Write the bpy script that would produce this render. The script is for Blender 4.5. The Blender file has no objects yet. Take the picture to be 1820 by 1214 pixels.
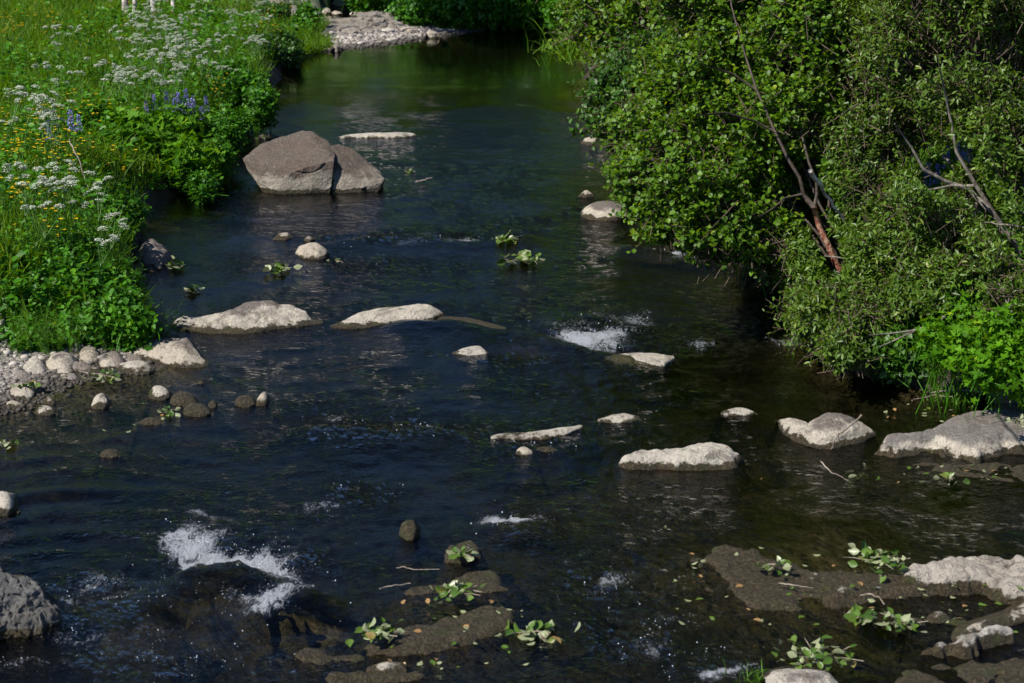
import bpy, math, random
import numpy as np
from mathutils import Vector, Matrix

# ------------------------------------------------------------------ camera, sky, sun, exposure
SC = bpy.context.scene
COL = SC.collection
F_PX, W_PX, H_PX = 2780.0, 1820.0, 1214.0          # focal length in photograph pixels
CAM_H, PITCH = 3.2, math.radians(17.1)
cam_d = bpy.data.cameras.new("camera")
cam = bpy.data.objects.new("camera", cam_d); COL.objects.link(cam)
cam_d.sensor_width = 36.0
cam_d.lens = 36.0 * F_PX / W_PX
cam_d.clip_start, cam_d.clip_end = 0.1, 1000
cam.location = (0, 0, CAM_H)
cam.rotation_euler = (math.pi / 2 - PITCH, 0, 0)
cam_d.dof.use_dof = True
cam_d.dof.focus_distance = 11.5
cam_d.dof.aperture_fstop = 5.0
SC.camera = cam

SUN_EL, SUN_AZ = math.radians(46), math.radians(-119)   # azimuth from +Y towards +X: sun on the left, slightly ahead
wd = bpy.data.worlds.new("World"); SC.world = wd
wd.use_nodes = True
wn = wd.node_tree.nodes; wl = wd.node_tree.links
bg = wn["Background"]
sky = wn.new("ShaderNodeTexSky"); sky.sky_type = 'NISHITA'; sky.sun_disc = False
sky.sun_elevation = SUN_EL; sky.sun_rotation = SUN_AZ
sky.altitude = 2500; sky.air_density = 1.0; sky.dust_density = 0.1; sky.ozone_density = 6.5
wl.new(sky.outputs[0], bg.inputs[0]); bg.inputs[1].default_value = 0.078
sd = bpy.data.lights.new("sun", 'SUN'); sun = bpy.data.objects.new("sun", sd); COL.objects.link(sun)
sd.energy = 4.8; sd.angle = math.radians(0.53); sd.color = (1.0, 0.95, 0.87)
sdir = Vector((math.sin(SUN_AZ) * math.cos(SUN_EL), math.cos(SUN_AZ) * math.cos(SUN_EL), math.sin(SUN_EL)))
sun.rotation_euler = sdir.to_track_quat('Z', 'Y').to_euler()
SC.view_settings.view_transform = 'Standard'; SC.view_settings.look = 'None'
SC.view_settings.gamma = 1.0; SC.view_settings.exposure = 0.5
SC.cycles.use_denoising = True
SC.cycles.max_bounces = 8; SC.cycles.transparent_max_bounces = 8
SC.cycles.caustics_reflective = False; SC.cycles.caustics_refractive = False
SC.cycles.sample_clamp_indirect = 4.0

rng = np.random.default_rng(7)
random.seed(7)
SP, CP = math.sin(PITCH), math.cos(PITCH)

# ------------------------------------------------------------------ pixel <-> world
def ray(px, py):
    px = np.asarray(px, float); py = np.asarray(py, float)
    u = (px - W_PX / 2) / F_PX; v = (py - H_PX / 2) / F_PX
    return np.stack([u + 0 * v, CP - v * SP, -SP - v * CP], -1)
def P(px, py, z=0.0):
    """point on the horizontal plane z under a photograph pixel"""
    r = ray(px, py); t = (z - CAM_H) / r[..., 2]
    p = r * t[..., None]; p[..., 2] += CAM_H
    return p
def at(px, py, Y):
    """point at world distance Y along the sight line of a pixel"""
    r = ray(px, py); t = Y / r[..., 1]
    p = r * np.asarray(t)[..., None]; p[..., 2] += CAM_H
    return p

# ------------------------------------------------------------------ noise
def _h(ix, iy, iz):
    h = (ix.astype(np.uint32) * np.uint32(374761393)) ^ (iy.astype(np.uint32) * np.uint32(668265263)) ^ (iz.astype(np.uint32) * np.uint32(2147483647 & 1274126177))
    h = (h ^ (h >> np.uint32(13))) * np.uint32(1274126177)
    h = h ^ (h >> np.uint32(16)); h = h * np.uint32(2246822519); h = h ^ (h >> np.uint32(13))
    return h
def noise3(p):
    p = np.asarray(p, float); i = np.floor(p).astype(np.int64); f = p - i
    w = f * f * f * (f * (f * 6 - 15) + 10); out = 0
    for dx in (0, 1):
        for dy in (0, 1):
            for dz in (0, 1):
                h = _h(i[..., 0] + dx, i[..., 1] + dy, i[..., 2] + dz)
                gx = (h & 1023) / 511.5 - 1; gy = ((h >> np.uint32(10)) & 1023) / 511.5 - 1; gz = ((h >> np.uint32(20)) & 1023) / 511.5 - 1
                d = gx * (f[..., 0] - dx) + gy * (f[..., 1] - dy) + gz * (f[..., 2] - dz)
                out = out + d * (w[..., 0] if dx else 1 - w[..., 0]) * (w[..., 1] if dy else 1 - w[..., 1]) * (w[..., 2] if dz else 1 - w[..., 2])
    return out
def noise2(x, y, s=0.0):
    x = np.asarray(x, float); y = np.asarray(y, float)
    ix = np.floor(x).astype(np.int64); iy = np.floor(y).astype(np.int64); fx = x - ix; fy = y - iy
    wx = fx * fx * fx * (fx * (fx * 6 - 15) + 10); wy = fy * fy * fy * (fy * (fy * 6 - 15) + 10); out = 0
    iz = np.full(ix.shape, int(s * 7 + 3))
    for dx in (0, 1):
        for dy in (0, 1):
            h = _h(ix + dx, iy + dy, iz)
            gx = (h & 1023) / 511.5 - 1; gy = ((h >> np.uint32(10)) & 1023) / 511.5 - 1
            out = out + (gx * (fx - dx) + gy * (fy - dy)) * (wx if dx else 1 - wx) * (wy if dy else 1 - wy)
    return out * 1.4
def fbm3(p, o=4, g=0.5):
    a = 1; r = 0
    for k in range(o):
        r = r + a * noise3(np.asarray(p) * 2 ** k + 17.3 * k); a *= g
    return r
def fbm2(x, y, o=4, s=0):
    a = 1; r = 0
    for k in range(o):
        r = r + a * noise2(x * 2 ** k, y * 2 ** k, s + k); a *= .5
    return r
def sstep(a, b, x):
    t = np.clip((x - a) / (b - a), 0, 1); return t * t * (3 - 2 * t)

# ------------------------------------------------------------------ mesh assembling
class MB:
    def __init__(s):
        s.v = []; s.f = []; s.n = 0; s.t = []
    def add(s, v, f, tint=0.5, mat=0):
        """v (N,3); f list/array of faces of equal size; tint per vertex or scalar"""
        v = np.asarray(v, float).reshape(-1, 3); f = np.asarray(f, np.int64)
        s.v.append(v); s.f.append((f + s.n, mat)); s.n += len(v)
        s.t.append(np.broadcast_to(np.asarray(tint, float), (len(v),)).copy())
        return s
    def scatter(s, tv, tf, pos, ax, nrm, size, tint=0.5, mat=0, bend=None):
        """copies of a template (x = width, y = length, z = up) at pos, y along ax, z towards nrm"""
        pos = np.asarray(pos, float); n = len(pos)
        if n == 0: return s
        y = ax / (np.linalg.norm(ax, axis=1, keepdims=True) + 1e-9)
        x = np.cross(y, nrm); x /= (np.linalg.norm(x, axis=1, keepdims=True) + 1e-9)
        z = np.cross(x, y); size = np.broadcast_to(np.asarray(size, float), (n,))[:, None, None]
        tv = np.asarray(tv, float)
        v = (tv[None, :, 0:1] * x[:, None] + tv[None, :, 1:2] * y[:, None] + tv[None, :, 2:3] * z[:, None]) * size + pos[:, None]
        f = (np.asarray(tf)[None] + (np.arange(n) * len(tv))[:, None, None]).reshape(-1, len(tf[0]))
        tt = np.broadcast_to(np.asarray(tint, float), (n,))
        return s.add(v.reshape(-1, 3), f, np.repeat(tt, len(tv)), mat)
    def tube(s, pts, rad, k=5, tint=0.5, mat=0):
        pts = np.asarray(pts, float); n = len(pts); rad = np.broadcast_to(np.asarray(rad, float), (n,))
        d = np.gradient(pts, axis=0); d /= (np.linalg.norm(d, axis=1, keepdims=True) + 1e-9)
        up = np.array([0.31, 0.17, 0.94]) if abs(d[0][2]) < .9 else np.array([1.0, .1, 0])
        a = np.cross(d, up); a /= (np.linalg.norm(a, axis=1, keepdims=True) + 1e-9); b = np.cross(d, a)
        th = np.arange(k) * 2 * math.pi / k
        v = pts[:, None] + rad[:, None, None] * (np.cos(th)[None, :, None] * a[:, None] + np.sin(th)[None, :, None] * b[:, None])
        i = np.arange(n - 1)[:, None] * k; j = np.arange(k)[None]; j2 = (j + 1) % k
        f = np.stack([i + j, i + j2, i + k + j2, i + k + j], -1).reshape(-1, 4)
        s.add(v.reshape(-1, 3), f, tint, mat)
        s.add([pts[0] - d[0] * rad[0] * .3, pts[-1] + d[-1] * rad[-1] * .3], np.zeros((0, 3), int), tint, mat)
        base = s.n - 2 - n * k
        tip = np.stack([np.full(k, s.n - 1), base + (n - 1) * k + j2[0], base + (n - 1) * k + j[0]], -1)
        bot = np.stack([np.full(k, s.n - 2), base + j[0], base + j2[0]], -1)
        s.f.append((tip, mat)); s.f.append((bot, mat)); return s
    def build(s, name, mats, parent=None, smooth=True, origin=None):
        me = bpy.data.meshes.new(name)
        v = np.concatenate(s.v) if s.v else np.zeros((0, 3))
        o = bpy.data.objects.new(name, me)
        if origin is not None:
            v = v - np.asarray(origin, float); o.location = [float(q) for q in origin]
        me.vertices.add(len(v)); me.vertices.foreach_set("co", v.astype(np.float32).ravel())
        ls = [f.ravel() for f, m in s.f if len(f)]; cnt = [np.full(len(f), f.shape[1]) for f, m in s.f if len(f)]
        mi = [np.full(len(f), m) for f, m in s.f if len(f)]
        li = np.concatenate(ls); cnt = np.concatenate(cnt); mi = np.concatenate(mi)
        me.loops.add(len(li)); me.loops.foreach_set("vertex_index", li.astype(np.int32))
        me.polygons.add(len(cnt)); st = np.concatenate([[0], np.cumsum(cnt)[:-1]])
        me.polygons.foreach_set("loop_start", st.astype(np.int32)); me.polygons.foreach_set("loop_total", cnt.astype(np.int32))
        me.polygons.foreach_set("material_index", mi.astype(np.int32))
        me.polygons.foreach_set("use_smooth", np.full(len(cnt), bool(smooth)))
        at_ = me.attributes.new("tint", 'FLOAT', 'POINT'); at_.data.foreach_set("value", np.concatenate(s.t).astype(np.float32))
        me.update(calc_edges=True)
        for m in (mats if isinstance(mats, (list, tuple)) else [mats]): me.materials.append(m)
        COL.objects.link(o)
        if parent is not None: o.parent = parent
        return o
def attr(o, name, vals):
    a = o.data.attributes.new(name, 'FLOAT', 'POINT'); a.data.foreach_set("value", np.asarray(vals, np.float32).ravel())
def tag(o, label=None, cat=None, group=None, kind=None):
    if label: o["label"] = label
    if cat: o["category"] = cat
    if group: o["group"] = group
    if kind: o["kind"] = kind
    return o
def empty(name, loc, rz=0.0):
    o = bpy.data.objects.new(name, None); COL.objects.link(o); o.location = [float(q) for q in loc]; o.rotation_euler = (0, 0, rz)
    o.empty_display_size = .1
    return o
def copy_tree(o, parent=None):
    c = o.copy(); COL.objects.link(c)
    if parent is not None: c.parent = parent
    for ch in o.children: copy_tree(ch, c)
    return c
def grid_faces(nu, nv):
    i = np.arange(nu - 1)[:, None]; j = np.arange(nv - 1)[None]; a = i * nv + j
    return np.stack([a, a + nv, a + nv + 1, a + 1], -1).reshape(-1, 4)

# ------------------------------------------------------------------ materials
class NT:
    def __init__(s, name):
        s.m = bpy.data.materials.new(name); s.m.use_nodes = True; s.t = s.m.node_tree; s.t.nodes.clear()
        s.out = s.t.nodes.new("ShaderNodeOutputMaterial")
    def n(s, typ, **kw):
        nd = s.t.nodes.new("ShaderNode" + typ)
        for k, v in kw.items():
            if k.startswith("i_"):
                key = k[2:]; key = int(key) if key.isdigit() else key.replace("_", " ")
                s.put(nd.inputs[key], v)
            else: setattr(nd, k, v)
        return nd
    def put(s, sock, v):
        if isinstance(v, bpy.types.NodeSocket): s.t.links.new(v, sock)
        elif isinstance(v, bpy.types.Node): s.t.links.new(v.outputs[0], sock)
        else:
            if sock.type == 'RGBA' and len(v) == 3: v = (*v, 1)
            sock.default_value = v
    def math(s, op, a, b=0.0, c=None, clamp=False):
        nd = s.n("Math", operation=op, use_clamp=clamp, i_0=a, i_1=b)
        if c is not None: s.put(nd.inputs[2], c)
        return nd.outputs[0]
    def ramp(s, v, lo, hi, a=0.0, b=1.0):
        nd = s.n("MapRange", interpolation_type='SMOOTHSTEP', i_0=v, i_1=lo, i_2=hi, i_3=a, i_4=b); return nd.outputs[0]
    def mix(s, f, a, b):
        nd = s.n("Mix", data_type='RGBA'); s.put(nd.inputs[0], f); s.put(nd.inputs[6], a); s.put(nd.inputs[7], b); return nd.outputs[2]
    def noise(s, scale, vec=None, detail=4, rough=.55, dist=0.0):
        nd = s.n("TexNoise", i_Scale=scale, i_Detail=detail, i_Roughness=rough, i_Distortion=dist)
        if vec is not None: s.put(nd.inputs["Vector"], vec)
        return nd.outputs[0]
    def fin(s, sh): s.put(s.out.inputs[0], sh); return s.m

def rock_mat(name, pale=(.66, .60, .50), top=(.12, .105, .10), algae=(.035, .028, .014), zwet=.03, ztop=.25, topamt=1.0, red=0.0, lichen=0.15, bd=.05):
    t = NT(name); geo = t.n("NewGeometry"); pos = geo.outputs["Position"]
    z = t.n("SeparateXYZ", i_0=pos).outputs[2]
    nl = t.noise(2.2, pos, 5, .6); nm = t.noise(9, pos, 6, .65); nf = t.noise(60, pos, 5, .7)
    base = t.mix(t.ramp(nm, .35, .68), pale, tuple(c * .72 for c in pale))
    rnd = t.n('ObjectInfo').outputs['Random']
    base = t.mix(t.ramp(rnd, 0, 1, 0, .55), base, t.mix(1.0, base, tuple(c * k for c, k in zip(pale, (.74, .66, .58)))))
    # weathered top
    zz = t.math('ADD', z, t.math('MULTIPLY', t.math('SUBTRACT', nl, .5), ztop * 1.6))
    zz = t.math('ADD', zz, t.math('MULTIPLY', t.math('SUBTRACT', nm, .5), .12))
    tf = t.math('MULTIPLY', t.ramp(zz, ztop * .75, ztop * 1.2), topamt)
    topc = t.mix(t.ramp(nf, .3, .7), top, tuple(c * 1.9 for c in top))
    if red: topc = t.mix(t.math('MULTIPLY', t.ramp(t.noise(3.1, pos, 3), .42, .6), red), topc, (.17, .085, .07))
    base = t.mix(tf, base, topc)
    # stains, pits and pale lichen flecks
    st = t.math('MULTIPLY', t.ramp(t.noise(5, pos, 7, .78, .6), .52, .62), .7)
    base = t.mix(st, base, (.13, .11, .085))
    vor = t.n("TexVoronoi", i_Scale=75.0, i_Vector=pos); pit = t.math('MULTIPLY', t.ramp(vor.outputs["Distance"], .28, .12), t.ramp(nm, .5, .6))
    base = t.mix(t.math('MULTIPLY', pit, .75), base, (.06, .05, .04))
    base = t.mix(t.math('MULTIPLY', t.ramp(t.noise(26, pos, 3, .5), .67, .72), lichen), base, (.7, .68, .62))
    base = t.mix(t.math('MULTIPLY', t.ramp(t.noise(150, pos, 3, .7), .53, .62), .45), base, (.10, .085, .07))
    base = t.mix(t.math('MULTIPLY', t.ramp(t.noise(11, pos, 8, .8, .4), .53, .62), .45), base, t.mix(.5, base, (.10, .08, .06)))
    # dark algae band along the water
    za = t.math('ADD', z, t.math('MULTIPLY', t.math('SUBTRACT', t.noise(14, pos, 6, .7), .5), -.11))
    za = t.math('ADD', za, t.math('MULTIPLY', t.math('SUBTRACT', t.noise(4, pos, 2, .5), .5), -.05))
    af = t.ramp(za, zwet + .006, zwet - .006)
    al = t.mix(t.ramp(nf, .42, .62), algae, (.085, .065, .035))
    al = t.mix(t.math('MULTIPLY', t.ramp(t.noise(7, pos, 4), .55, .7), .6), al, (.045, .06, .012))
    al = t.mix(t.math('MULTIPLY', t.ramp(t.noise(120, pos, 2), .66, .71), .55), al, (.3, .26, .2))
    al = t.mix(t.ramp(z, -.01, -.07), al, t.mix(t.ramp(nm, .38, .6), (.05, .042, .02), (.095, .085, .05)))
    col = t.mix(af, base, al)
    h = t.math('ADD', t.math('MULTIPLY', nm, .55), t.math('MULTIPLY', nf, .55)); h = t.math('SUBTRACT', h, t.math('MULTIPLY', pit, .25))
    bp = t.n("Bump", i_Strength=1.0, i_Distance=bd, i_Height=h)
    ro = t.mix(af, (.9,) * 3, (.45,) * 3)
    bs = t.n("BsdfPrincipled", i_Base_Color=col, i_Normal=bp, i_Roughness=ro); bs.inputs["Specular IOR Level"].default_value = .35
    return t.fin(bs)

def leaf_mat(name, dark, light, accent, rough=.42, trans=.3, spec=.5, under=None):
    t = NT(name); a = t.n("Attribute", attribute_name="tint").outputs["Fac"]
    cr = t.n("ValToRGB", i_0=a); e = cr.color_ramp.elements
    e[0].position = 0; e[0].color = (*dark, 1); e[1].position = .8; e[1].color = (*light, 1)
    x = cr.color_ramp.elements.new(.97); x.color = (*accent, 1)
    geo = t.n("NewGeometry"); col = cr.outputs[0]
    nz = t.noise(3.0, geo.outputs["Position"], 2)
    col = t.mix(t.ramp(nz, .35, .65, 0, .35), col, t.n("HueSaturation", i_Hue=.485, i_Value=1.35, i_Color=col))
    if under: col = t.mix(geo.outputs["Backfacing"], col, under)
    bs = t.n("BsdfPrincipled", i_Base_Color=col, i_Roughness=rough); bs.inputs["Specular IOR Level"].default_value = spec
    tr = t.n("BsdfTranslucent", i_Color=t.n("HueSaturation", i_Hue=.48, i_Saturation=1.15, i_Value=1.5, i_Color=col))
    return t.fin(t.n("MixShader", i_0=trans, i_1=bs, i_2=tr))
def plain_mat(name, c1, c2, scale=20, rough=.7, trans=0.0, bump=0.0):
    t = NT(name); pos = t.n("NewGeometry").outputs["Position"]; nz = t.noise(scale, pos, 5, .65)
    col = t.mix(t.ramp(nz, .38, .62), c1, c2)
    bs = t.n("BsdfPrincipled", i_Base_Color=col, i_Roughness=rough)
    if bump: t.put(bs.inputs["Normal"], t.n("Bump", i_Strength=bump, i_Distance=.01, i_Height=nz))
    if trans: return t.fin(t.n("MixShader", i_0=trans, i_1=bs, i_2=t.n("BsdfTranslucent", i_Color=col)))
    return t.fin(bs)

# ------------------------------------------------------------------ stream outline (pixels on the water plane)
LEFT_EDGE = [(-500, 780), (-100, 752), (0, 742), (60, 728), (120, 690), (180, 668), (250, 665), (330, 640), (300, 615), (262, 600),
             (262, 540), (262, 500), (240, 478), (238, 440), (262, 400), (285, 362), (360, 325), (415, 280), (430, 245), (465, 215),
             (483, 190), (488, 150), (505, 118), (572, 92)]
FAR_EDGE = [(640, 86), (700, 78), (800, 63), (870, 51), (930, 45), (1000, 42)]
RIGHT_EDGE = [(1022, 60), (1032, 105), (1045, 130), (1052, 170), (1075, 220), (1100, 260), (1125, 330), (1200, 420), (1300, 470), (1400, 505),
              (1440, 560), (1480, 630), (1560, 668), (1640, 690), (1720, 712), (1800, 700), (1950, 730), (2200, 760), (2300, 1000), (2300, 1400)]
pw = lambda L: [tuple(P(a, b)[:2]) for a, b in L]
POOL = np.array(pw(LEFT_EDGE) + pw(FAR_EDGE) + pw(RIGHT_EDGE) + [(4.2, 3.0), (4.2, -6.0), (-4.5, -6.0), (-4.5, 4.0)])
CHANNEL = np.array(pw([(575, 46), (640, 46), (655, 30), (640, 14), (620, 8), (600, -12), (480, -40), (470, -28), (560, -2), (590, 10), (560, 30)]))
def sdf(poly, x, y):
    """signed distance, positive outside"""
    d = np.full(x.shape, 1e9); ins = np.zeros(x.shape, bool); n = len(poly)
    for i in range(n):
        ax, ay = poly[i]; bx, by = poly[(i + 1) % n]; ex, ey = bx - ax, by - ay
        t = np.clip(((x - ax) * ex + (y - ay) * ey) / (ex * ex + ey * ey + 1e-12), 0, 1)
        d = np.minimum(d, (x - ax - t * ex) ** 2 + (y - ay - t * ey) ** 2)
        c = ((ay > y) != (by > y)) & (x < ex * (y - ay) / (ey + 1e-12) + ax); ins ^= c
    return np.where(ins, -np.sqrt(d), np.sqrt(d))
def gauss(x, y, px, py, r):
    q = P(px, py); return np.exp(-((x - q[0]) ** 2 + (y - q[1]) ** 2) / r ** 2)
def ground_z(x, y):
    x = np.asarray(x, float); y = np.asarray(y, float)
    s = sdf(POOL, x, y) + .10 * fbm2(x * 1.1, y * 1.1, 4, 2); s2 = sdf(CHANNEL, x, y)
    s = np.minimum(s, np.where(s2 < 1.2, s2 * .8 + .1 * noise2(x * 2, y * 2, 9), 99))
    # bank height varies along the stream
    H = .42 + .10 * noise2(x * .3, y * .3, 4)
    low = np.clip(gauss(x, y, 60, 690, 1.1) + gauss(x, y, 260, 640, .7), 0, 1); H = H * (1 - .85 * low)
    bar = sstep(P(640, 110)[1], P(640, 88)[1], y) * sstep(-7.0, -4.0, x) * sstep(2.0, 1.0, x); H = H * (1 - .78 * bar)
    rr = np.clip(gauss(x, y, 1850, 770, .9), 0, 1); H = H * (1 - .6 * rr)
    w = .28 + .5 * bar + .6 * low
    out = np.where(s > 0, H * (1 - np.exp(-np.maximum(s, 0) / w)) + .035 * np.maximum(s, 0) * (1 - bar), 0)
    out = out + (s > 0) * (1 - bar) * (.05 * fbm2(x * .9, y * .9, 3, 6) * sstep(.2, 1.5, s))
    out = out + np.where(s > 0, sstep(33.5, 40, y) * (2.3 + .05 * np.maximum(y - 42, 0)), 0)   # slope beyond the pool
    dm = .34 - .18 * np.clip(gauss(x, y, 1400, 900, 1.6) + gauss(x, y, 150, 720, .8) + gauss(x, y, 1200, 1050, 1.4), 0, 1)
    dep = -dm * (1 - np.exp(np.minimum(s, 0) / .5)) + .05 * fbm2(x * 2.2, y * 2.2, 4, 8) * sstep(0, -.3, s)
    return np.where(s > 0, out, np.minimum(dep, -.015))

def fan(y0, y1, ny, nx, a, b):
    ys = y0 * (y1 / y0) ** (np.arange(ny) / (ny - 1)); u = np.linspace(-1, 1, nx)
    Y = np.repeat(ys[:, None], nx, 1); X = u[None] * (a * ys + b)[:, None]; return X, Y

t = NT("soil_and_streambed"); geo = t.n("NewGeometry"); pos = geo.outputs["Position"]; z = t.n("SeparateXYZ", i_0=pos).outputs[2]
nm = t.noise(6, pos, 6, .65); nf = t.noise(45, pos, 5, .7); vo = t.n("TexVoronoi", i_Scale=26.0, i_Vector=pos, i_Randomness=1.0)
stone = t.mix(t.n("SeparateColor", i_0=vo.outputs["Color"]).outputs[0], (.05, .042, .03), (.14, .12, .085))
bed = t.mix(t.ramp(nm, .38, .6), (.045, .036, .014), stone); bed = t.mix(t.math('MULTIPLY', t.ramp(t.noise(2.1, pos, 4), .48, .6), .7), bed, (.05, .06, .012))
bed = t.mix(t.math('MULTIPLY', t.ramp(t.noise(38, pos, 2), .66, .70), .5), bed, (.20, .22, .07))
soil = t.mix(t.ramp(nf, .35, .65), (.022, .017, .010), (.07, .052, .032))
gr = t.mix(t.n("SeparateColor", i_0=vo.outputs["Color"]).outputs[1], (.16, .14, .12), (.40, .36, .32))
turf = t.mix(t.ramp(nm, .4, .6), (.025, .06, .008), (.05, .11, .012))
gb = t.n("Attribute", attribute_name="gravel").outputs["Fac"]; tb = t.n("Attribute", attribute_name="turf").outputs["Fac"]
land = t.mix(gb, soil, gr); land = t.mix(tb, land, turf); land = t.mix(t.ramp(z, .035, .02), land, (.03, .024, .014))
col = t.mix(t.ramp(z, .012, -.005), land, bed)
bp = t.n("Bump", i_Strength=.8, i_Distance=.03, i_Height=t.math('ADD', nf, t.math('MULTIPLY', vo.outputs["Distance"], -.8)))
M_ground = t.fin(t.n("BsdfPrincipled", i_Base_Color=col, i_Roughness=.85, i_Normal=bp))

X, Y = fan(2.2, 220, 560, 520, .62, 7.0)
Z = ground_z(X, Y)
mb = MB(); mb.add(np.stack([X, Y, Z], -1), grid_faces(*X.shape)[:, ::-1])
ground = tag(mb.build("ground", M_ground), kind="structure")
s = sdf(POOL, X, Y)
attr(ground, "gravel", (np.clip(sstep(P(640, 110)[1], P(640, 92)[1], Y) * sstep(-7, -5, X) * sstep(3.0, 1.5, X) * sstep(35.5, 34, Y) + gauss(X, Y, 60, 690, 1.0) + gauss(X, Y, 200, 650, .6) + gauss(X, Y, 1850, 720, .5), 0, 1) * (Y > 2)))
attr(ground, "turf", sstep(.5, 1.1, s + .2 * noise2(X, Y)) * (1 - sstep(P(640, 110)[1], P(640, 92)[1], Y) * sstep(-7, -5, X) * sstep(3, 1.5, X) * sstep(35.5, 34, Y)))

# ------------------------------------------------------------------ water
def el(x, y, px, py, rx, ry):
    """soft elliptical patch; radii in photograph pixels"""
    q = P(px, py); ax = abs(P(px + rx, py)[0] - q[0]); ay = abs(P(px, py - ry)[1] - P(px, py + ry)[1]) / 2
    return np.exp(-(((x - q[0]) / ax) ** 2 + ((y - q[1]) / ay) ** 2))
RIFF = [(430, 1010, 190, 75, .8), (250, 1070, 150, 60, .9), (480, 1085, 120, 40, .8), (1060, 590, 130, 45, .7), (760, 425, 150, 16, .8), (1210, 455, 80, 20, .7),
        (700, 765, 170, 22, .8), (590, 742, 60, 12, .6), (920, 935, 110, 30, .7), (1060, 1045, 90, 45, .8), (1130, 1130, 110, 60, .8), (1260, 1180, 120, 40, .8),
        (640, 875, 120, 25, .6), (300, 1180, 260, 40, .7), (980, 790, 130, 20, .6), (640, 470, 150, 18, .5), (900, 640, 120, 12, .6), (1400, 612, 70, 14, .6), (1250, 612, 60, 14, .6), (60, 880, 30, 30, 0)]
FOAM = [(345, 975, 42, 26, 1.0), (400, 1000, 55, 17, 1.25), (470, 1000, 45, 16, 1.0), (505, 1030, 28, 14, .85), (545, 1045, 22, 12, .8), (480, 1080, 50, 11, .85), (445, 1092, 25, 9, .8), (365, 918, 40, 7, .6),
        (190, 1040, 45, 16, .45), (130, 1065, 35, 16, .45), (215, 1065, 20, 12, .5), (520, 965, 45, 12, .42), (560, 905, 50, 6, .5), (640, 870, 30, 8, .35), (300, 945, 60, 10, .3),
        (1030, 605, 42, 13, 1.0), (1075, 598, 50, 15, .8), (1120, 570, 45, 13, .6), (1010, 580, 40, 16, .45), (1150, 555, 25, 8, .4),
        (830, 430, 35, 5, .7), (760, 413, 30, 4, .4), (730, 437, 40, 4, .4), (1190, 450, 32, 5, .9), (1240, 463, 35, 6, .7),
        (745, 768, 22, 7, .6), (590, 742, 28, 4, .6), (700, 760, 50, 6, .3), (915, 930, 38, 7, .95), (950, 915, 26, 5, .5),
        (1090, 1030, 22, 18, .6), (1070, 1055, 18, 8, .5), (1030, 1000, 30, 10, .35), (1150, 1150, 25, 12, .5), (1280, 1190, 35, 10, .75), (1180, 1110, 35, 12, .35),
        (1410, 612, 35, 7, .5), (1250, 612, 32, 7, .6), (150, 1135, 60, 7, .45), (60, 1180, 80, 6, .45), (300, 1130, 50, 12, .35), (280, 1200, 60, 8, .3)]
LEDGES = [([(700, 575), (800, 575), (960, 600), (1050, 628), (1150, 642)], .05), ([(300, 1040), (350, 1025), (430, 1022), (520, 1045), (560, 1065)], .10), ([(420, 1105), (480, 1098), (560, 1075)], .05),
          ([(540, 440), (700, 420), (830, 436), (950, 420)], .05), ([(1110, 440), (1180, 455), (1290, 475)], .06), ([(540, 755), (700, 768), (790, 765)], .045), ([(860, 935), (915, 938), (975, 925)], .05), ([(60, 1100), (160, 1080), (260, 1075)], .05)]
def ledge_h(x, y, pl, A):
    q = np.array(pw(pl)); order = np.argsort(q[:, 0]); yl = np.interp(x, q[order, 0], q[order, 1])
    yl = yl + .05 * noise2(x * 3, y * 0, 5)
    win = sstep(q[:, 0].min() - .25, q[:, 0].min() + .15, x) * sstep(q[:, 0].max() + .25, q[:, 0].max() - .15, x)
    s_ = y - yl
    return A * win * (np.exp(-(np.minimum(s_, 0) / .35) ** 2) * (1 / (1 + np.exp(np.clip(s_ / .035, -30, 30)))) - .35 * np.exp(-((s_ - .18) / .12) ** 2))
def water_h(x, y):
    ch = 0
    for px, py, rx, ry, a in RIFF: ch = np.maximum(ch, a * el(x, y, px, py, rx, ry))
    calm = sstep(22, 15, y)                                   # the far pool lies still
    wx = x + .12 * noise2(x * 1.6, y * 1.6, 1); wy = y + .12 * noise2(x * 1.6, y * 1.6, 2)
    pt = .55 + .9 * np.clip(noise2(x * .7 + 5, y * .5, 33) + .35, 0, 1)
    h = .010 * noise2(wx * 2.4, wy * 3.2, 11) * (.08 + .92 * calm) + pt * (.0085 * noise2(wx * 5.5, wy * 8.0, 12) + .0046 * noise2(wx * 13, wy * 17, 13)) * (.05 + .95 * calm)
    rg = 1 - np.abs(noise2(wx * 7, wy * 9, 14)) * 2; rf = 1 - np.abs(noise2(wx * 17, wy * 20, 15)) * 2
    h = h + ch * (.014 * rg + .007 * rf + .010 * noise2(wx * 32, wy * 32, 16))
    # ring waves spreading in the lower left
    q = P(60, 1080); r = np.hypot(x - q[0], (y - q[1]))
    h = h + .0085 * np.sin(r * 24 + 3.0 * noise2(x * 1.3, y * 1.3, 20)) * el(x, y, 120, 890, 230, 110)
    for pl, A in LEDGES: h = h + ledge_h(x, y, pl, A)
    return h, ch
t = NT("stream_water"); geo = t.n("NewGeometry"); pos = geo.outputs["Position"]
fo = t.n("Attribute", attribute_name="foam").outputs["Fac"]; chop = t.n("Attribute", attribute_name="chop").outputs["Fac"]
mp = t.n("Mapping", i_Vector=pos, i_Scale=(1, 1.25, 1))
b1 = t.noise(10, mp, 4, .6, .6); b2 = t.noise(34, mp, 3, .6, .5); b3 = t.noise(95, mp, 2, .6)
hh = t.math('ADD', t.math('MULTIPLY', b1, .55), t.math('ADD', t.math('MULTIPLY', b2, .28), t.math('MULTIPLY', t.math('MULTIPLY', b3, chop), .45)))
cm = t.ramp(t.n('SeparateXYZ', i_0=pos).outputs[1], 24, 15, .09, 1.0)
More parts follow.
